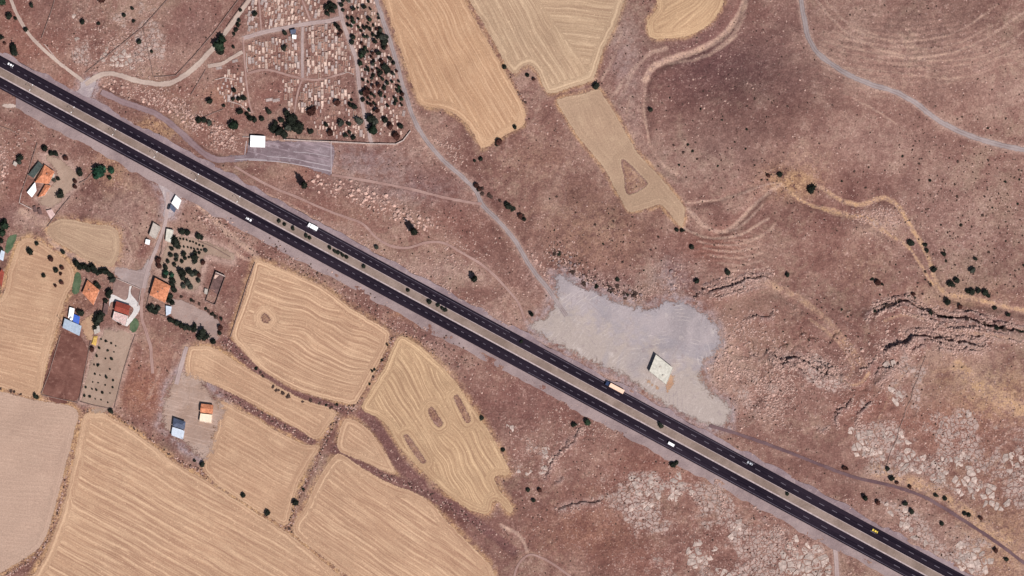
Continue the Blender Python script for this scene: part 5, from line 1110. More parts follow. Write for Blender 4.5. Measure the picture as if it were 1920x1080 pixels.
ORD = ['nearest', 'second nearest', 'third nearest', 'fourth nearest', 'fifth nearest', 'sixth nearest', 'seventh nearest', 'eighth nearest', 'ninth nearest', 'tenth nearest', 'eleventh nearest', 'twelfth nearest', 'thirteenth nearest', 'fourteenth nearest', 'fifteenth nearest']
PENDING = []
def later(o, adj, kind, cat, group, px, py): PENDING.append((o, adj, kind, cat, group, px, py))
def flush():
    g = {}
    for it in PENDING:
        w, nm, dd = rel(it[5], it[6]); g.setdefault((it[1], it[2], '', w, nm), []).append((dd, it))
    seen = {}
    for (adj, kind, group, w, nm), L in g.items():
        L.sort(key=lambda t: t[0])
        for k, (dd, it) in enumerate(L):
            lab = f'{adj} {kind} {w} {nm}' if len(L) == 1 or len(L) > 15 else f'{ORD[k]} {adj} {kind} {w} {nm}'
            set_props(it[0], lab, it[3], it[4])

# ------------------------------------------------------------------ crowns, trunks, shrubs, stones
def lump(name, mat, seed, sub=2, amp=.28, zs=.9, leaf=0, base=None, leaf_size=.22, cone=False):
    rg = random.Random(seed); bm = bmesh.new(); bmesh.ops.create_icosphere(bm, subdivisions=sub, radius=1.0)
    ph = [(Vector((rg.uniform(-1, 1), rg.uniform(-1, 1), rg.uniform(-1, 1))).normalized(), rg.uniform(2.0, 4.5), rg.uniform(0, 6.3), rg.uniform(.4, 1)) for _ in range(7)]
    for v in bm.verts:
        d = v.co.normalized(); k = 1 + amp * sum(a * math.sin(f * d.dot(p) + q) for p, f, q, a in ph) / 2.4 + rg.uniform(-.09, .09) * amp * 3
        if cone: t = (d.z + 1) / 2; k2 = .35 + .65 * math.sin(min(1, (1 - t) * 1.25 + .05) * math.pi * .62); v.co = Vector((d.x * k * k2 * 1.15, d.y * k * k2 * 1.15, d.z * zs))
        else: v.co = Vector((d.x * k, d.y * k, (d.z * k if d.z > 0 else d.z * k * .8) * zs))
    vs = [v.co.copy() for v in bm.verts]
    if leaf:
        for _ in range(leaf):
            p = vs[rg.randrange(len(vs))] * rg.uniform(.86, 1.16); n = Vector((rg.gauss(0, 1), rg.gauss(0, 1), rg.gauss(.6, 1))).normalized(); u = n.orthogonal().normalized(); w = n.cross(u); s_ = leaf_size * rg.uniform(.5, 1.3)
            q = [bm.verts.new(p + u * s_), bm.verts.new(p + w * s_ * .6), bm.verts.new(p - u * s_), bm.verts.new(p - w * s_ * .6)]; bm.faces.new(q)
    if base is not None:
        for v in bm.verts: v.co.z += base
    me = bpy.data.meshes.new(name); bm.to_mesh(me); bm.free(); me.materials.append(mat); return me
def trunk_mesh(name, h, r):
    mb = MB(); mb.tube((0, 0, -.15), (.03, .02, h * .6), r, 7, 0, r * .7); mb.tube((.03, .02, h * .58), (.05, 0, h), r * .7, 6, 0, r * .3)
    for k in range(3):
        a = 2.1 * k; mb.tube((.03, .02, h * .55), (.4 * math.cos(a), .4 * math.sin(a), h * .95), r * .45, 5, 0, r * .15)
    return mb.mesh(name, M['bark'])
KIND = dict(dark='leaf_dark', green='leaf_green', grey='leaf_grey', red='leaf_red', bright='leaf_bright', cypress='leaf_dark')
CROWN = {k: [lump('crown', M[m], 100 + 7 * i + len(k), 3 if False else 2, .34, (.95 if k != 'cypress' else 1.0), 170, 1.35 if k != 'cypress' else 1.22, .26, k == 'cypress') for i in range(4)] for k, m in KIND.items()}
TRUNK = trunk_mesh('trunk', 1.2, .09)
ADJ = dict(dark='dark', green='deep green', grey='grey green', red='reddish brown', bright='bright green', cypress='narrow dark')
def tree(px, py, r, kind='dark', group='trees', zone='', hs=1.0, label=None, name='tree', cat='tree'):
    R = r * S * 1.0; t = empty(name, (WX(px), WY(py), base_z(px, py)), random.uniform(0, 6.3)); t.scale = (R, R, R * hs)
    c = link('crown', random.choice(CROWN[kind]), t); k = link('trunk', TRUNK, t)
    sz = 'large ' if r >= 8 else 'small ' if r < 4.2 else ''
    if label: set_props(t, label, cat, group)
    else: later(t, sz + ADJ[kind], cat + (' ' + zone if zone else ''), cat, group, px, py)
    return t
for px, py, r, k in [(414,88,10,'green'),(418,78,8,'green'),(413,99,7,'dark'),(477,27,5,'dark'),(443,58,4,'dark'),(447,48,4,'dark'),(449,40,3.5,'dark'),(451,20,3.5,'dark'),(439,65,3,'dark'),
   (613,14,5,'dark'),(620,8,5.5,'dark'),(622,20,5.5,'dark'),(628,13,5,'dark'),(614,26,4.5,'dark'),(640,10,4,'dark'),(643,19,3.5,'dark'),(662,70,5,'dark'),(661,80,4.5,'dark'),(717,70,7,'grey'),(722,80,6,'dark'),(712,64,5,'dark'),(680,98,6,'dark'),(676,107,4,'dark'),
   (635,52,4,'dark'),(629,46,3.5,'dark'),(640,60,4,'red'),(636,66,3.5,'red'),(720,126,6,'dark'),(727,133,5.5,'dark'),(714,137,4.5,'dark'),(534,63,4,'dark'),(533,91,5,'dark'),(439,170,4.5,'dark'),(437,186,3.5,'dark'),(447,186,4,'dark'),(458,186,5,'dark'),
   (394,191,5.5,'dark'),(420,199,3,'dark'),(451,210,5.5,'dark'),(463,214,4,'dark'),(469,222,5.5,'dark'),(478,225,5,'dark'),(467,207,3,'dark'),(491,223,5,'dark'),(504,210,5,'dark'),(527,226,5,'dark'),(539,213,6,'dark'),(438,237,9,'green'),(373,226,6,'dark'),(384,226,5,'dark'),(393,231,5,'grey'),
   (513,243,8,'dark'),(524,248,8,'dark'),(517,232,5,'dark'),(545,228,9,'dark'),(553,240,9,'dark'),(541,240,8,'grey'),(563,238,8,'dark'),(561,248,6,'dark'),(534,252,7,'dark'),(553,222,5,'dark'),(582,213,7,'red'),(588,206,5,'red'),(632,195,6,'red'),(657,197,4,'dark'),(665,201,5,'dark'),(659,188,3,'dark'),
   (674,229,7,'grey'),(695,224,8,'dark'),(703,230,7,'grey'),(700,246,9,'green'),(722,226,6,'dark'),(732,238,6,'red'),(751,237,5,'dark'),(640,232,6,'grey'),(655,234,4,'dark'),(612,236,4,'dark'),(620,251,6,'red'),(581,249,4,'dark'),(586,247,3.5,'dark'),(648,255,4.5,'dark'),(662,259,4.5,'dark'),(656,249,3.5,'dark'),(744,257,7,'red'),(680,188,4,'dark'),(679,175,4.5,'dark'),(687,176,7,'red')]:
    tree(px, py, r * .9, k, 'trees in the cemetery', '')
EAST = [(642,-5),(702,-5),(722,50),(740,110),(754,170),(758,205),(700,212),(686,190),(676,150),(668,105),(655,60)]
CEMP = [smooth_line(r[0], 6) for r in ROADS if r[3] == 'cemetery_path']; PATHS_E = [smooth_line(ROADS[0][0], 6), [l for l, r in zip(CEMP, [r for r in ROADS if r[3] == 'cemetery_path']) if 'tree covered' in r[4]][0]]
def clear_of(px, py, lines, d): return all(seg_dist(l, np.array([px]), np.array([py]))[0][0] > d for l in lines)
TP = []
while len(TP) < 96:
    x, y = random.uniform(640, 760), random.uniform(-5, 214)
    if not inside(EAST, np.array([x]), np.array([y]))[0] or not clear_of(x, y, PATHS_E, 7): continue
    if any(math.hypot(x - a, y - b) < 5.2 for a, b in TP): continue
    TP.append((x, y)); tree(x, y, random.choice([1.9, 2.2, 2.5, 2.8, 3.2, 3.8]), random.choice(['dark', 'dark', 'dark', 'dark', 'green', 'red', 'grey']), 'trees in the cemetery', '', random.uniform(1.1, 1.7))
for px, py, r, k in [(37,297,6,'dark'),(36,304,5,'grey'),(84,279,6,'dark'),(96,288,5,'dark'),(105,289,5,'dark'),(124,297,5,'red'),(149,325,6,'dark'),(150,321,4,'dark'),(140,339,4,'red'),(140,350,4,'red'),(186,324,11,'bright'),(192,317,7,'bright'),(181,331,6,'bright'),(210,321,6,'bright'),(205,334,4,'green'),
   (114,367,6,'dark'),(114,359,4.5,'dark'),(101,337,4,'grey'),(109,335,3.5,'dark'),(57,472,6,'dark'),(69,457,4,'dark'),(96,486,5,'red'),(105,507,5,'dark'),(116,502,4,'red'),(114,513,3,'red'),(82,517,4,'dark'),(116,530,4,'red'),(104,536,3,'red'),(118,472,4,'dark'),
   (144,494,6,'dark'),(150,501,6,'dark'),(158,500,6,'dark'),(166,505,6,'dark'),(175,506,7,'dark'),(171,498,4,'dark'),(183,512,5,'dark'),(190,509,5,'dark'),(198,510,6,'dark'),(205,514,5,'dark'),(181,533,5,'dark'),(186,537,4,'dark'),(212,525,6,'grey'),(209,518,4,'dark'),(205,548,6,'dark'),(203,556,5,'dark'),(199,565,4,'dark'),(197,572,3,'dark'),
   (7,425,8,'green'),(4,437,6,'green'),(9,415,5,'dark'),(2,452,5,'dark'),(2,468,4,'dark'),(152,588,6,'dark'),(187,598,9,'dark'),(181,606,7,'dark'),(192,590,5,'dark'),(179,615,4,'dark'),(225,607,4,'red'),(173,655,5,'red'),
   (330,455,9,'dark'),(326,447,6,'dark'),(334,462,6,'dark'),(343,435,6,'dark'),(352,437,6,'dark'),(337,434,4,'dark'),(372,443,6.5,'dark'),(378,446,4,'dark'),(322,467,4,'dark'),(320,478,5,'dark'),(331,480,5,'grey'),(331,487,4,'dark'),(345,476,5,'dark'),(347,484,4,'dark'),(365,482,7,'dark'),(366,473,4,'dark'),(366,490,5,'dark'),(315,490,4,'dark'),(326,496,4,'dark'),(341,490,4,'dark'),(310,502,5,'dark'),(386,470,4,'grey'),(381,492,5,'red'),(354,482,2.5,'dark'),(373,474,3,'dark'),(323,517,5,'bright'),(311,512,6,'bright'),
   (341,513,8,'dark'),(343,521,6,'dark'),(355,508,6,'dark'),(360,514,6,'grey'),(366,512,5,'dark'),(351,531,6,'grey'),(357,538,6,'grey'),(345,536,5,'grey'),(372,526,5,'grey'),(373,515,5,'red'),(324,526,6,'dark'),(323,535,5,'dark'),(326,544,6,'dark'),(319,556,6,'dark'),(316,563,5,'dark'),(323,568,5,'dark'),(309,519,5,'dark'),(297,487,6,'red'),(297,498,5,'red'),
   (281,581,6,'dark'),(291,585,6,'dark'),(297,578,5,'grey'),(287,574,4,'grey'),(320,600,5,'dark'),(326,603,4,'dark'),(333,607,5,'dark'),(341,610,5,'dark'),(348,614,5,'dark'),(355,616,5,'dark'),(364,618,6,'dark'),(365,611,4,'dark'),(379,626,8,'dark'),(385,633,7,'dark'),(374,633,6,'dark'),(400,641,5.5,'dark'),(413,616,5,'red'),(412,625,4,'dark'),(415,598,3,'dark'),
   (25,92,7,'dark'),(27,100,6,'dark'),(17,33,6,'dark'),(30,36,3,'dark'),(4,5,8,'green'),(49,57,4.5,'dark'),(60,12,4,'dark'),(2,72,5,'dark'),(9,82,3,'red'),(155,43,4.5,'dark'),(233,30,4,'dark'),(262,80,4.5,'dark'),(186,46,3,'dark'),(192,2,6,'red'),(249,18,3,'dark'),(251,41,3,'dark'),(285,98,3,'dark'),(438,90,3,'dark')]:
    tree(px, py, r * (.82 if 305 < px < 425 and 430 < py < 560 else .9), k, 'trees around the village houses' if py > 110 else 'trees in the top left fields', '' )
for px, py, r, k in [(208,771,5,'dark'),(66,743,4.5,'dark'),(70,745,3.5,'dark'),(379,871,5,'dark'),(365,864,3,'dark'),(456,929,5,'dark'),(502,962,5.5,'dark'),(554,943,6.5,'dark'),(569,918,2.6,'dark'),(1101,792,6.5,'green'),(1076,797,5,'dark'),(1262,872,6,'dark'),(1269,868,4,'dark'),(991,919,4,'dark'),(1012,919,4.5,'red'),(1001,939,4,'dark'),(1117,162,6.5,'dark'),(936,267,6.5,'red'),(932,271,4,'dark'),(965,240,4,'dark'),(946,127,4.5,'dark'),(989,142,4,'dark'),(1001,149,3.5,'red'),(902,299,4,'dark'),(890,302,3,'dark'),(892,349,5,'red'),(899,355,4,'red'),
   (953,388,6,'dark'),(950,383,4,'dark'),(975,405,5,'red'),(983,412,4,'dark'),(1520,359,8,'dark'),(1462,332,5,'dark'),(1440,333,4,'red'),(1708,458,6.5,'dark'),(1751,505,5.5,'dark'),(1824,507,6,'grey'),(1783,533,7,'dark'),(1794,526,6,'dark'),(1777,566,6.5,'dark'),(1801,575,5,'red'),(1865,577,4,'dark'),(1815,546,5,'dark'),(1824,548,6,'dark'),(1835,545,5,'dark'),(1846,549,6,'dark'),(1853,555,4,'dark'),(1365,510,5.5,'dark'),(1297,464,5,'dark'),(1269,432,4,'dark'),(1279,433,4,'dark'),(1307,528,5,'dark'),(1220,206,4.5,'dark'),(1476,516,4,'dark'),(1735,460,4,'dark'),(1738,470,4,'dark'),(1770,477,4,'dark'),(1829,485,3.5,'dark'),(1645,529,6,'red'),(1890,590,4,'dark'),(1713,551,4,'red'),
   (1646,943,5,'red'),(1698,945,4.5,'dark'),(1710,959,5,'dark'),(1766,982,4.5,'dark'),(1672,897,5,'dark'),(1682,905,3.5,'red'),(1706,913,4,'red'),(1755,929,4,'dark'),(1772,935,4.5,'dark'),(1808,963,4,'dark'),(1817,966,4,'dark'),(1839,972,4,'red'),(1582,878,4,'red'),(1588,879,3.5,'red'),(1866,1032,5,'red'),(1887,1050,4,'dark'),(1665,879,4,'dark'),(706,464,4.5,'grey'),(904,784,4,'dark'),(944,844,4,'dark'),(978,641,3,'dark')]:
    tree(px, py, r * .86, k, 'lone shrubby trees in the fields and hills', '', .9, None, 'shrubby_tree', 'shrubby tree')
for k, (px, py) in enumerate([(523.7,415),(533.5,421),(549.4,429),(573.6,442.5),(580.6,446.3),(628,471.2),(635,474.5),(642.5,478.8),(650,482.5),(683,500),(765,544.5),(805,566.3),(820.5,572.7),(829,578),(835.6,582),(1239,799),(1476,926.5),(618,452.5+13),(765.5,545)][:18]):
    tree(px, py, 3.2 if k not in (11, 15) else 4.4, 'dark', 'bushes on the median strip', '', 1.0, None, 'median_bush', 'bush')
for (px, py, r, hs, lb) in ((571,350,5.4,3.9,'tall narrow dark cypress left of the row of boulders'),(777,438,5.8,3.8,'tall narrow dark cypress at the right end of the boulders'),(890,524,5.0,2.4,'shorter dark cypress beside the winding dirt track'),(997,591,3.4,1.7,'smallest dark cypress at the left tip of the gravel lot'),(1622,935,4.2,1.9,'narrow dark cypress between the highway and the purple track')):
    tree(px, py, r, 'cypress', None, '', hs, lb, 'cypress_tree')
# young trees in the dotted plot
for x, y in [(795,560),(760,545),(745,610),(835,575),(870,595),(855,640),(810,630),(790,690),(838,692),(725,670),(735,740),(825,770),(705,735),(712,805),(750,815),(798,830),(850,853),(695,865),(735,870),(790,888),(845,905),(645,905),(690,918),(722,925),(768,945),(825,948),(632,968),(675,975),(715,990),(758,998),(808,1018)]:
    tree(x / 4, 500 + y / 4, random.choice([1.2, 1.4, 1.8, 2.1]) if (x, y) not in ((735,740),(838,692),(768,945),(798,830)) else 2.4, 'dark', 'young trees in the dotted plot', '', 1.0, None, 'young_tree', 'young tree')
for x, y in [(338,447),(344,448),(350,450),(356,452),(362,453),(368,456),(374,459),(380,461),(345,462),(352,463),(358,465),(364,466),(371,467),(377,468)]:
    tree(x, y, 1.7, 'dark', 'young trees in the orchard rows', '', 1.0, None, 'young_tree', 'young tree')

# hedge bushes, shrubs on the hillside
SHRUB = [lump('shrub', M['scrub'] if i < 4 else M['leaf_dark'], 300 + i, 2, .4, .75, 70, .35, .3) for i in range(6)]
def shrub(px, py, r, group, name='shrub'):
    o = link(name, random.choice(SHRUB), None); R = r * S; o.location = (WX(px), WY(py), base_z(px, py)); o.scale = (R, R * random.uniform(.8, 1.2), R * random.uniform(.6, .9)); o.rotation_euler = (0, 0, random.uniform(0, 6.3))
    later(o, 'large dark' if r > 3.8 else 'dark', 'shrub', 'shrub', group, px, py)
ROADL = [smooth_line(r[0], 10) for r in ROADS]
SH = []
def scatter(poly, n, rmin, rmax, sep, group, tries=4000):
    a = np.array(poly); x0, y0 = a.min(0); x1, y1 = a.max(0); k = 0
    while k < n and tries:
        tries -= 1; x, y = random.uniform(x0, x1), random.uniform(y0, y1)
        if not inside(poly, np.array([x]), np.array([y]))[0] or flat_at(x, y) > .2 or any(abs(x - q) < sep and abs(y - w) < sep for q, w in SH): continue
        SH.append((x, y)); shrub(x, y, .74 * (rmin + (rmax - rmin) * random.random() ** 2), group); k += 1
scatter([(1215,270),(1400,270),(1440,340),(1340,360),(1230,320)], 22, 1.6, 3.2, 9, 'shrubs on the upper right hillside')
scatter([(1215,150),(1480,180),(1560,260),(1480,330),(1230,260)], 30, 1.3, 2.6, 10, 'shrubs on the upper right hillside')
scatter([(1660,260),(1720,280),(1920,300),(1920,560),(1780,520),(1720,400)], 70, 1.6, 3.8, 8, 'shrubs on the right hillside')
scatter([(1560,330),(1680,300),(1700,360),(1600,370)], 10, 1.5, 3, 9, 'shrubs on the right hillside')
scatter([(1610,500),(1720,470),(1770,560),(1640,590)], 26, 1.8, 3.8, 8, 'shrubs above the ravine')
scatter([(1000,330),(1160,400),(1260,420),(1250,520),(1100,500),(1040,470)], 30, 1.4, 2.8, 9, 'shrubs on the slope above the gravel lot')
scatter([(1440,560),(1480,520),(1630,560),(1600,680),(1450,650)], 14, 1.4, 3.4, 10, 'shrubs below the smooth slope')
scatter([(1650,190),(1900,220),(1900,255),(1800,230),(1700,180)], 12, 1.3, 2.4, 9, 'shrubs above the hillside road')
def along(pts, n, rmin, rmax, spread, group):
    sp = smooth_line(pts, 3)
    for _ in range(n):
        x, y = random.choice(sp); shrub(x + random.gauss(0, spread), y + random.gauss(0, spread), random.uniform(rmin, rmax), group)
along([(1640,580),(1669,569),(1699,562),(1725,577),(1755,590),(1781,596),(1819,598),(1856,611),(1894,618),(1918,622)], 36, 2.4, 4.4, 1.8, 'shrubs along the ravine')
along([(338,555),(362,564),(385,579),(404,594)], 15, 2.2, 3.2, .6, 'hedge bushes above the grey plot')
along([(895,348),(915,366),(950,392),(985,416),(998,430)], 10, 2.2, 4.2, 3, 'shrubs beside the cemetery road')
along([(480,692),(500,712),(522,733),(540,742)], 9, 2, 3.8, 1.5, 'shrubs below the wide tan field')
along([(560,748),(600,757),(640,764)], 8, 2, 3.2, 3, 'shrubs below the wide tan field')
along([(730,640),(712,678),(690,716),(672,745)], 8, 1.6, 2.4, 1.5, 'shrubs between the tan and yellow fields')
along([(0,728),(20,732),(50,742)], 4, 2, 3, 1, 'shrubs at the lower left field edge')
along([(1035,470),(1060,495),(1100,525),(1150,540),(1190,555)], 16, 2.4, 4.2, 6, 'shrubs above the gravel lot')

# tiny scrub, loose stones and rubble: nobody could count them
def soup(name, mat, pts, kind_label, cat, zs=.7, seed=1):
    rg = np.random.RandomState(seed); n = len(pts); P = np.array(pts)
    base = np.array([(1, 0, .25), (.3, .95, .3), (-.8, .6, .2), (-.8, -.6, .25), (.3, -.95, .2), (.1, .05, 1), (0, 0, -.5)])
    F = np.array([(0, 1, 5), (1, 2, 5), (2, 3, 5), (3, 4, 5), (4, 0, 5), (1, 0, 6), (2, 1, 6), (3, 2, 6), (4, 3, 6), (0, 4, 6)])
    a = rg.rand(n) * 6.28; V = np.repeat(base[None], n, 0) * (1 + .5 * (rg.rand(n, 7, 1) - .5)); c, s_ = np.cos(a)[:, None], np.sin(a)[:, None]
    x = V[:, :, 0] * c - V[:, :, 1] * s_ * .75; y = V[:, :, 0] * s_ + V[:, :, 1] * c * .75; r = P[:, 2][:, None]
    i = np.clip(np.searchsorted(gxs, P[:, 0]) - 1, 0, NX - 2); j = np.clip(np.searchsorted(gys, P[:, 1]) - 1, 0, NY - 2)
    z0 = ZG[j, i][:, None]
    W = np.stack([(P[:, 0][:, None] - 960) * S + x * r, (540 - P[:, 1][:, None]) * S + y * r, z0 + V[:, :, 2] * r * zs], 2).reshape(-1, 3)
    FF = (F[None] + 7 * np.arange(n)[:, None, None]).reshape(-1, 3)
    me = bpy.data.meshes.new(name); me.from_pydata(W.tolist(), [], FF.tolist()); o = link(name, me, None, mat); set_props(o, kind_label, cat, kind='stuff'); return o
def mval(Mk, x, y):
    i = np.clip(np.searchsorted(gxs, x), 0, NX - 1); j = np.clip(np.searchsorted(gys, y), 0, NY - 1); return Mk[j, i]
N = 34000; x = RNG.rand(N) * 1960 - 20; y = RNG.rand(N) * 1120 - 20
dens = .10 + .75 * mval(ROCK, x, y) + .12 * mval(PALE, x, y) + .25 * (fbm(x, y, 60, 77, 3) > .56); keep = (RNG.rand(N) < dens) & (mval(FL_OUT, x, y) < .05)
x, y = x[keep], y[keep]; r = .28 + .75 * RNG.rand(len(x)) ** 3
soup('loose_stones', M['boulder'], np.stack([x, y, r], 1), 'small pale stones strewn over the dry ground', 'stones', .8, 1)
N = 26000; x = RNG.rand(N) * 1960 - 20; y = RNG.rand(N) * 1120 - 20
dens = .07 + .30 * (fbm(x, y, 90, 57, 3) > .55) + .3 * sstep(1640, 1760, x) * (y < 560) * (y > 240); keep = (RNG.rand(N) < dens) & (mval(FL_OUT, x, y) < .05)
x, y = x[keep], y[keep]; r = .3 + .6 * RNG.rand(len(x)) ** 2
soup('dry_scrub', M['scrub'], np.stack([x, y, r], 1), 'tiny dark tufts of scrub dotted over the hillsides', 'scrub', .9, 2)
EDGE_LINES = [([(375,385),(430,430),(480,460),(540,490),(600,525),(660,560),(720,600),(760,625),(820,655),(880,690)], 14, 700), ([(735,632),(705,700),(655,770)], 3.5, 160), ([(160,772),(230,790),(300,842),(370,882),(450,938),(540,994),(620,1062)], 2.5, 420), ([(630,780),(600,850),(560,935),(542,990)], 2.5, 180), ([(875,0),(930,95),(985,195)], 2.5, 160), ([(150,790),(130,880),(100,985),(70,1040),(10,1080)], 2, 240), ([(1030,470),(1070,505),(1130,538),(1200,560)], 12, 500), ([(420,640),(480,695),(540,740),(600,757),(650,765)], 5, 260), ([(628,842),(700,885),(800,925),(900,985)], 5, 220), ([(362,712),(450,755),(588,828)], 4, 160)]
A, B2 = [], []
for pts, sp_, n in EDGE_LINES:
    sp = smooth_line(pts, 2)
    for _ in range(n):
        q = random.choice(sp); (A if random.random() < .5 else B2).append((q[0] + random.gauss(0, sp_), q[1] + random.gauss(0, sp_), random.uniform(.3, .95)))
def off_sheets(L): return [p for p in L if flat_at(p[0], p[1]) < .4]
soup('field_edge_stones', M['boulder'], off_sheets(A), 'pale stones heaped along the field edges', 'stones', .8, 3)
soup('field_edge_scrub', M['scrub'], off_sheets(B2), 'dark weeds along the field edges', 'weeds', .9, 4)

# ------------------------------------------------------------------ boulders
BOULD = [lump('boulder', M['boulder'], 500 + i, 2, .30, .62, 0, .3) for i in range(5)]
BOULD_D = [lump('boulder', M['dark_boulder'], 520 + i, 2, .30, .62, 0, .3) for i in range(3)]
for L_ in (BOULD, BOULD_D):
    for me in L_:
        for v in me.vertices: v.co = Vector((round(v.co.x * 3.2) / 3.2 * .4 + v.co.x * .6, v.co.y, round(v.co.z * 3) / 3 * .4 + v.co.z * .6))
def boulder(px, py, r, group, dark=False):
    o = link('boulder', random.choice(BOULD_D if dark else BOULD), None); R = r * S; o.location = (WX(px), WY(py), zg(px, py) + R * .1); o.scale = (R, R * random.uniform(.65, 1.0), R * random.uniform(.8, 1.2)); o.rotation_euler = (random.uniform(-.2, .2), random.uniform(-.2, .2), random.uniform(0, 6.3))
    later(o, ('large ' if r > 3.8 else 'small ' if r < 2.3 else '') + ('grey' if dark else 'pale pinkish'), 'boulder', 'boulder', group, px, py)
RUB = []
def rocks(pts, spread, n, rmin, rmax, group, dark=False, rub=0):
    sp = smooth_line(pts, 3); k = 0; t = 0
    while k < n and t < n * 12:
        t += 1; q = random.choice(sp); x, y = q[0] + random.gauss(0, spread * .55), q[1] + random.gauss(0, spread * .55)
        if flat_at(x, y) > .3 or any(math.hypot(x - a, y - b) < (rmin + rmax) * .62 for a, b in SHB): continue
        SHB.append((x, y)); boulder(x, y, rmin + (rmax - rmin) * random.random() ** 1.6, group, dark); k += 1
    for _ in range(rub):
        q = random.choice(sp); RUB.append((q[0] + random.gauss(0, spread * .75), q[1] + random.gauss(0, spread * .75), random.uniform(.3, 1.0)))
SHB = []
rocks([(596,345),(625,345),(655,358),(690,372),(728,386),(770,412),(795,420)], 17, 82, 2.0, 4.6, 'boulders in the row below the gravel yard', rub=500)
rocks([(195,163),(230,172),(275,182),(320,192),(350,215)], 17, 42, 1.8, 3.4, 'boulders on the bank below the beige track', rub=700)
rocks([(355,222),(385,243),(415,255),(440,266)], 17, 34, 1.8, 3.6, 'boulders left of the white cemetery building', rub=500)
rocks([(1375,608),(1395,640),(1365,690),(1340,680),(1400,720)], 28, 34, 1.8, 3.4, 'boulders at the right end of the gravel lot', rub=900)
rocks([(1420,650),(1440,700),(1450,760),(1400,780)], 34, 20, 1.8, 3.2, 'boulders on the rubble slope', rub=1100)
rocks([(1045,480),(1085,520),(1140,548),(1200,556),(1260,540)], 16, 32, 1.8, 3.6, 'grey boulders above the gravel lot', True, 500)
rocks([(1560,690),(1590,670),(1640,640),(1690,620)], 18, 20, 1.8, 3.4, 'boulders near the long dark cliff', rub=400)
rocks([(1330,540),(1390,520),(1450,510)], 10, 10, 1.8, 3.0, 'boulders along the cliff above the gravel lot', rub=260)
rocks([(2,288),(8,310),(6,340)], 7, 7, 2.4, 4, 'boulders at the left edge', rub=60)
rocks([(990,470),(1010,500),(1028,525)], 8, 9, 1.6, 3.0, 'boulders left of the gravel lot tip', rub=150)
rocks([(385,400),(420,425),(455,440)], 10, 9, 1.8, 3.2, 'boulders below the highway near the orchard', rub=200)
rocks([(1690,420),(1660,400),(1640,395)], 8, 0, 2, 3, '', rub=200)
rocks([(760,510),(840,552),(900,590),(950,620)], 14, 0, 2, 3, '', rub=700)
rocks([(560,405),(640,445),(700,470)], 14, 0, 2, 3, '', rub=500)
rocks([(210,50),(260,110),(170,90),(300,120)], 40, 0, 2, 3, '', rub=700)
rocks([(820,270),(840,300),(860,290)], 18, 0, 2, 3, '', rub=220)
for pts, H, fall in CLIFFS:
    sp = smooth_line(pts, 3)
    for _ in range(int(len(sp) * 5)):
        q = random.choice(sp); RUB.append((q[0] + random.gauss(2, fall * .4), q[1] + random.gauss(2, fall * .4), random.uniform(.35, 1.5) * random.uniform(.5, 1)))
for cx, cy, rx, ry, n in ((1480,700,90,50,900),(1600,690,60,50,700),(1690,640,50,30,400),(1440,760,50,40,500),(1080,800,60,40,400),(1640,410,50,18,250),(1260,520,50,30,300),(870,470,60,40,250),(40,270,40,40,150),(1760,640,80,20,300)):
    for _ in range(n): RUB.append((random.gauss(cx, rx * .6), random.gauss(cy, ry * .6), random.uniform(.3, 1.3) * random.uniform(.5, 1)))
rx = np.array(RUB); gate = fbm(rx[:, 0], rx[:, 1], 26, 66, 2); RUB = [r for r, g in zip(RUB, gate) if g > .47 or random.random() < .18]
RUB = off_sheets(RUB); soup('rubble', M['boulder'], RUB, 'pale rubble lying between the boulders', 'rubble', .85, 9)

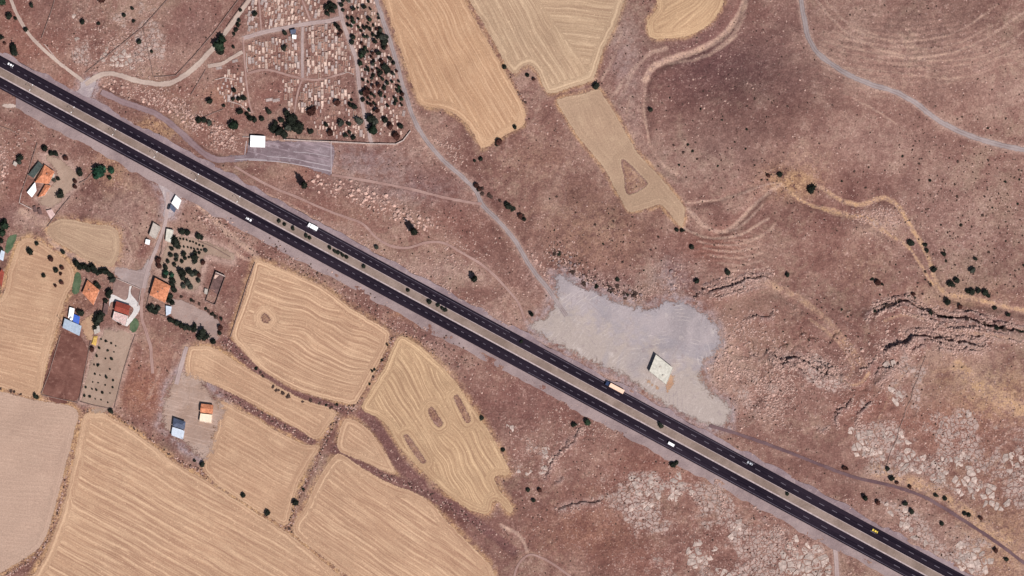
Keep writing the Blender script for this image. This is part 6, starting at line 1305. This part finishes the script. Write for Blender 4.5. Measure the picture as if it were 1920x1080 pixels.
# ------------------------------------------------------------------ limestone pavement: every slab is cut from its neighbours
def clip(poly, mx, my, nx, ny):
    o = []
    for i in range(len(poly)):
        a, b = poly[i], poly[(i + 1) % len(poly)]; da = (a[0] - mx) * nx + (a[1] - my) * ny; db = (b[0] - mx) * nx + (b[1] - my) * ny
        if da <= 0: o.append(a)
        if (da <= 0) != (db <= 0): t = da / (da - db); o.append((a[0] + (b[0] - a[0]) * t, a[1] + (b[1] - a[1]) * t))
    return o
SLABS = []
def pavement(zone, sp, thr, seed, scale=55):
    a = np.array(zone); x0, y0 = a.min(0); x1, y1 = a.max(0); nx = int((x1 - x0) / sp) + 1; ny = int((y1 - y0) / sp) + 1; rg = random.Random(seed)
    G = {(i, j): (x0 + (i + rg.random() * 1.25 + .4 * math.sin(j * 1.7)) * sp, y0 + (j + rg.random() * 1.25 + .4 * math.sin(i * 2.1)) * sp) for i in range(-2, nx + 2) for j in range(-2, ny + 2)}
    for i in range(nx):
        for j in range(ny):
            c = G[i, j]
            if not inside(zone, np.array([c[0]]), np.array([c[1]]))[0] or flat_at(*c) > .1: continue
            if float(fbm(c[0], c[1], scale, seed, 3)) < thr + rg.uniform(-.07, .07) or rg.random() < .12 + .25 * (float(fbm(c[0], c[1], 30, seed + 40, 2)) < .46): continue
            p = [(c[0] - 2 * sp, c[1] - 2 * sp), (c[0] + 2 * sp, c[1] - 2 * sp), (c[0] + 2 * sp, c[1] + 2 * sp), (c[0] - 2 * sp, c[1] + 2 * sp)]
            for di in (-2, -1, 0, 1, 2):
                for dj in (-2, -1, 0, 1, 2):
                    if di or dj:
                        q = G.get((i + di, j + dj))
                        if q: p = clip(p, (c[0] + q[0]) / 2, (c[1] + q[1]) / 2, q[0] - c[0], q[1] - c[1])
            if len(p) < 3: continue
            g = centre(p); k = rg.uniform(.88, .99) if rg.random() < .75 else rg.uniform(.6, .85)
            pp = []
            for m in range(len(p)):
                u, v = p[m], p[(m + 1) % len(p)]; L = math.dist(u, v)
                for t in ((0, .5) if L > 5 else (0,)):
                    q = lerp(u, v, t); kk = k * (rg.uniform(.90, 1.04) if t else rg.uniform(.84, 1.0)); pp.append((g[0] + (q[0] - g[0]) * kk, g[1] + (q[1] - g[1]) * kk))
            ar = abs(sum(pp[m][0] * pp[(m + 1) % len(pp)][1] - pp[(m + 1) % len(pp)][0] * pp[m][1] for m in range(len(pp)))) / 2
            if ar > 10: SLABS.append((ar, g, pp))
pavement([(950,790),(1000,810),(1035,850),(1030,905),(975,900),(955,850)], 10, 0.415, 3)
pavement([(1010,800),(1090,770),(1110,800),(1060,850)], 11, 0.615, 5)
pavement([(1150,890),(1260,885),(1290,905),(1330,920),(1420,965),(1500,1005),(1590,1060),(1600,1100),(1230,1100),(1200,1000),(1165,950)], 13, 0.515, 7)
pavement([(1080,880),(1160,880),(1190,960),(1120,950)], 12, 0.655, 17)
pavement([(1640,935),(1720,950),(1850,1030),(1890,1080),(1800,1070),(1700,1000)], 13, 0.495, 9)
pavement([(1660,690),(1740,670),(1730,760),(1670,760)], 15, 0.505, 11)
pavement([(1590,800),(1700,800),(1690,880),(1610,880)], 12, 0.555, 13)
pavement([(1690,790),(1800,770),(1925,800),(1925,960),(1850,950),(1740,900),(1680,880)], 12, 0.575, 15)
pavement([(1450,660),(1560,670),(1590,730),(1540,740),(1490,700)], 15, 0.555, 19)
pavement([(1400,740),(1450,720),(1460,770),(1410,790)], 13, 0.555, 21)
pavement([(130,20),(300,20),(310,100),(230,140),(140,110)], 9, 0.655, 23)
SLABS.sort(key=lambda s_: -s_[0])
def slab_geo(mb, g, pp, b0=None):
    z = zg(*g); zs = [zg(*p) for p in pp]; z = sorted(zs + [z])[len(zs) // 2]; o = (WX(g[0]), WY(g[1]), z); h = random.uniform(.06, .26); tx, ty = random.uniform(-.03, .03), random.uniform(-.03, .03)
    w = ccw([(WX(x) - o[0], WY(y) - o[1]) for x, y in pp]); inn = shrink(w, .22); n = len(w); ad = (0, 0, 0) if b0 is None else o
    V = [(x + ad[0], y + ad[1], ad[2] - .6) for x, y in w] + [(x + ad[0], y + ad[1], ad[2] + h - .12 + x * tx + y * ty) for x, y in w] + [(x + ad[0], y + ad[1], ad[2] + h + x * tx + y * ty) for x, y in inn]
    F = [(i, (i + 1) % n, n + (i + 1) % n, n + i) for i in range(n)] + [(n + i, n + (i + 1) % n, 2 * n + (i + 1) % n, 2 * n + i) for i in range(n)] + [tuple(range(2 * n, 3 * n))]
    mb.add(V, F); return o
for ar, g, pp in SLABS[:300]:
    mb = MB(); o = slab_geo(mb, g, pp); ob = mb.obj('rock_slab', M['limestone'], ground); ob.location = o
mb = MB()
for ar, g, pp in SLABS[300:]: slab_geo(mb, g, pp, True)
set_props(mb.obj('small_rock_slabs', M['limestone'], ground), kind='stuff')

# ------------------------------------------------------------------ graves
def grave_variants():
    out_ = []
    for k, (w, l) in enumerate(((1.5, 2.7), (1.7, 3.2), (2.0, 4.4), (2.2, 5.4))):
        for mk, inf in (('grave_pale', 'grave_earth'), ('grave_pale', 'grave_pale'), ('grave_grey', 'grave_grey')):
            kb = MB(); a, b = w / 2, l / 2
            for bx in ((-a, a, b - .2, b), (-a, a, -b, -b + .2), (-a, -a + .2, -b + .201, b - .201), (a - .2, a, -b + .201, b - .201)): kb.box(bx[0], bx[1], bx[2], bx[3], -.3, .5)
            fl = MB(); fl.box(-a + .203, a - .203, -b + .203, b - .203, -.2, .36 if inf == mk else .22, 0, .04)
            hs = MB(); hs.box(-.4, .4, b - .45, b - .23, .23, 1.25, 0, .03)
            fs = MB(); fs.box(-.25, .25, -b + .25, -b + .4, .23, .8, 0, .02)
            out_.append((k, mk, inf, kb.mesh('grave_kerb', M[mk]), fl.mesh('grave_bed', M[inf]), hs.mesh('headstone', M[mk]), fs.mesh('footstone', M[mk])))
    return out_
GV = grave_variants(); GP = []
CEM_LINES = CEMP + [PATHS_E[0]]
def grave(px, py, v, ang):
    for a, b in GP:
        if abs(px - a) < 5.2 and abs(py - b) < 8.5: return False
    if not clear_of(px, py, CEM_LINES, 6): return False
    GP.append((px, py)); k, mk, inf, m1, m2, m3, m4 = v
    t = empty('grave', (WX(px), WY(py), zg(px, py)), ang); link('grave_kerb', m1, t); link('grave_bed', m2, t); link('headstone', m3, t); link('footstone', m4, t)
    adj = {('grave_pale', 'grave_earth'): 'pale kerbed earth', ('grave_pale', 'grave_pale'): 'pale stone', ('grave_grey', 'grave_grey'): 'grey stone'}[mk, inf]
    later(t, ('long ' if k >= 3 else 'small ' if k == 0 else '') + adj, 'grave', 'grave', 'graves in the cemetery', px, py); return True
for px, py, v, a in [(559,122,11,0),(578,118,10,0),(579,132,8,0),(514,90,9,0),(516,112,9,0),(523,117,6,0),(605,112,9,.1),(612,104,10,.1),(598,110,9,.1),(610,122,10,0),(433,146,9,0),(452,150,8,0),(583,163,9,0),(553,155,6,0),(593,170,6,0),(505,187,11,1.4),(518,188,11,1.4),(542,85,6,0),(554,87,11,0),(549,110,6,0),(632,171,9,-.1),(594,75,6,0),(602,76,6,1.5),(677,250,11,0),(545,180,9,0),(566,180,9,0),(573,181,9,0),(581,178,8,0),(616,105,9,.1),(550,162,6,1.3),(463,178,9,0),(508,42,11,.1),(582,14,8,.2),(602,14,6,.2),(411,128,8,1.4),(441,115,8,1.3),(420,122,10,1.3),(650,118,6,0),(661,133,6,0),(665,213,6,0),(757,213,8,.2),(598,248,6,0),(679,252,8,0)]: grave(px, py, GV[v], -a)
ZN = [([(470,8),(480,-5),(600,-5),(606,30),(530,50),(470,62),(455,40)], 62, .25), ([(462,82),(540,70),(560,76),(560,140),(470,128)], 46, 0), ([(574,52),(632,48),(660,110),(664,132),(600,142),(574,140)], 60, .05), ([(530,150),(632,148),(660,190),(620,200),(540,210)], 40, .02), ([(425,136),(455,136),(462,200),(430,200),(405,165)], 14, .05), ([(642,0),(702,0),(730,90),(754,190),(752,258),(700,252),(672,120)], 52, .1), ([(575,210),(664,205),(690,258),(600,258)], 14, 0), ([(470,150),(530,150),(530,200),(480,205)], 4, 0), ([(395,180),(440,200),(430,228),(400,225)], 5, .1)]
for poly, n, a in ZN:
    arr = np.array(poly); x0, y0 = arr.min(0); x1, y1 = arr.max(0); k = 0; t = 0
    while k < n and t < 1200 and len(GP) < 298:
        t += 1; x = x0 + round(random.random() * (x1 - x0) / 6.2) * 6.2 + random.uniform(-.6, .6); y = random.uniform(y0, y1)
        if not inside(poly, np.array([x]), np.array([y]))[0]: continue
        k += bool(grave(x, y, random.choice(GV[:9]) if random.random() < .9 else random.choice(GV[9:]), -a + random.uniform(-.08, .08)))
# the rest of the graves, past the first three hundred
mb = MB(); k = 0; t = 0
while k < 330 and t < 9000:
    t += 1; poly = random.choice([z_[0] for z_ in ZN[:7]] + [ZN[5][0]] * 2); arr = np.array(poly); x0, y0 = arr.min(0); x1, y1 = arr.max(0); x, y = random.uniform(x0, x1), random.uniform(y0, y1)
    if not inside(poly, np.array([x]), np.array([y]))[0] or any(abs(x - a) < 4.4 and abs(y - b) < 6.6 for a, b in GP) or not clear_of(x, y, CEM_LINES, 5): continue
    GP.append((x, y)); w, l = random.uniform(.4, .75), random.uniform(.7, 1.5); X0, Y0, zz = WX(x), WY(y), zg(x, y); mb.box(X0 - w, X0 + w, Y0 - l, Y0 + l, zz - .3, zz + random.uniform(.2, .45), random.choice([0, 0, 1, 2])); mb.box(X0 - .3, X0 + .3, Y0 + l + .02, Y0 + l + .2, zz - .2, zz + .95, random.choice([0, 1])); k += 1
set_props(mb.obj('small_graves', [M['grave_pale'], M['grave_grey'], M['grave_earth']]), 'crowded small graves between the larger kerbed ones', 'graves', kind='stuff')
flush()
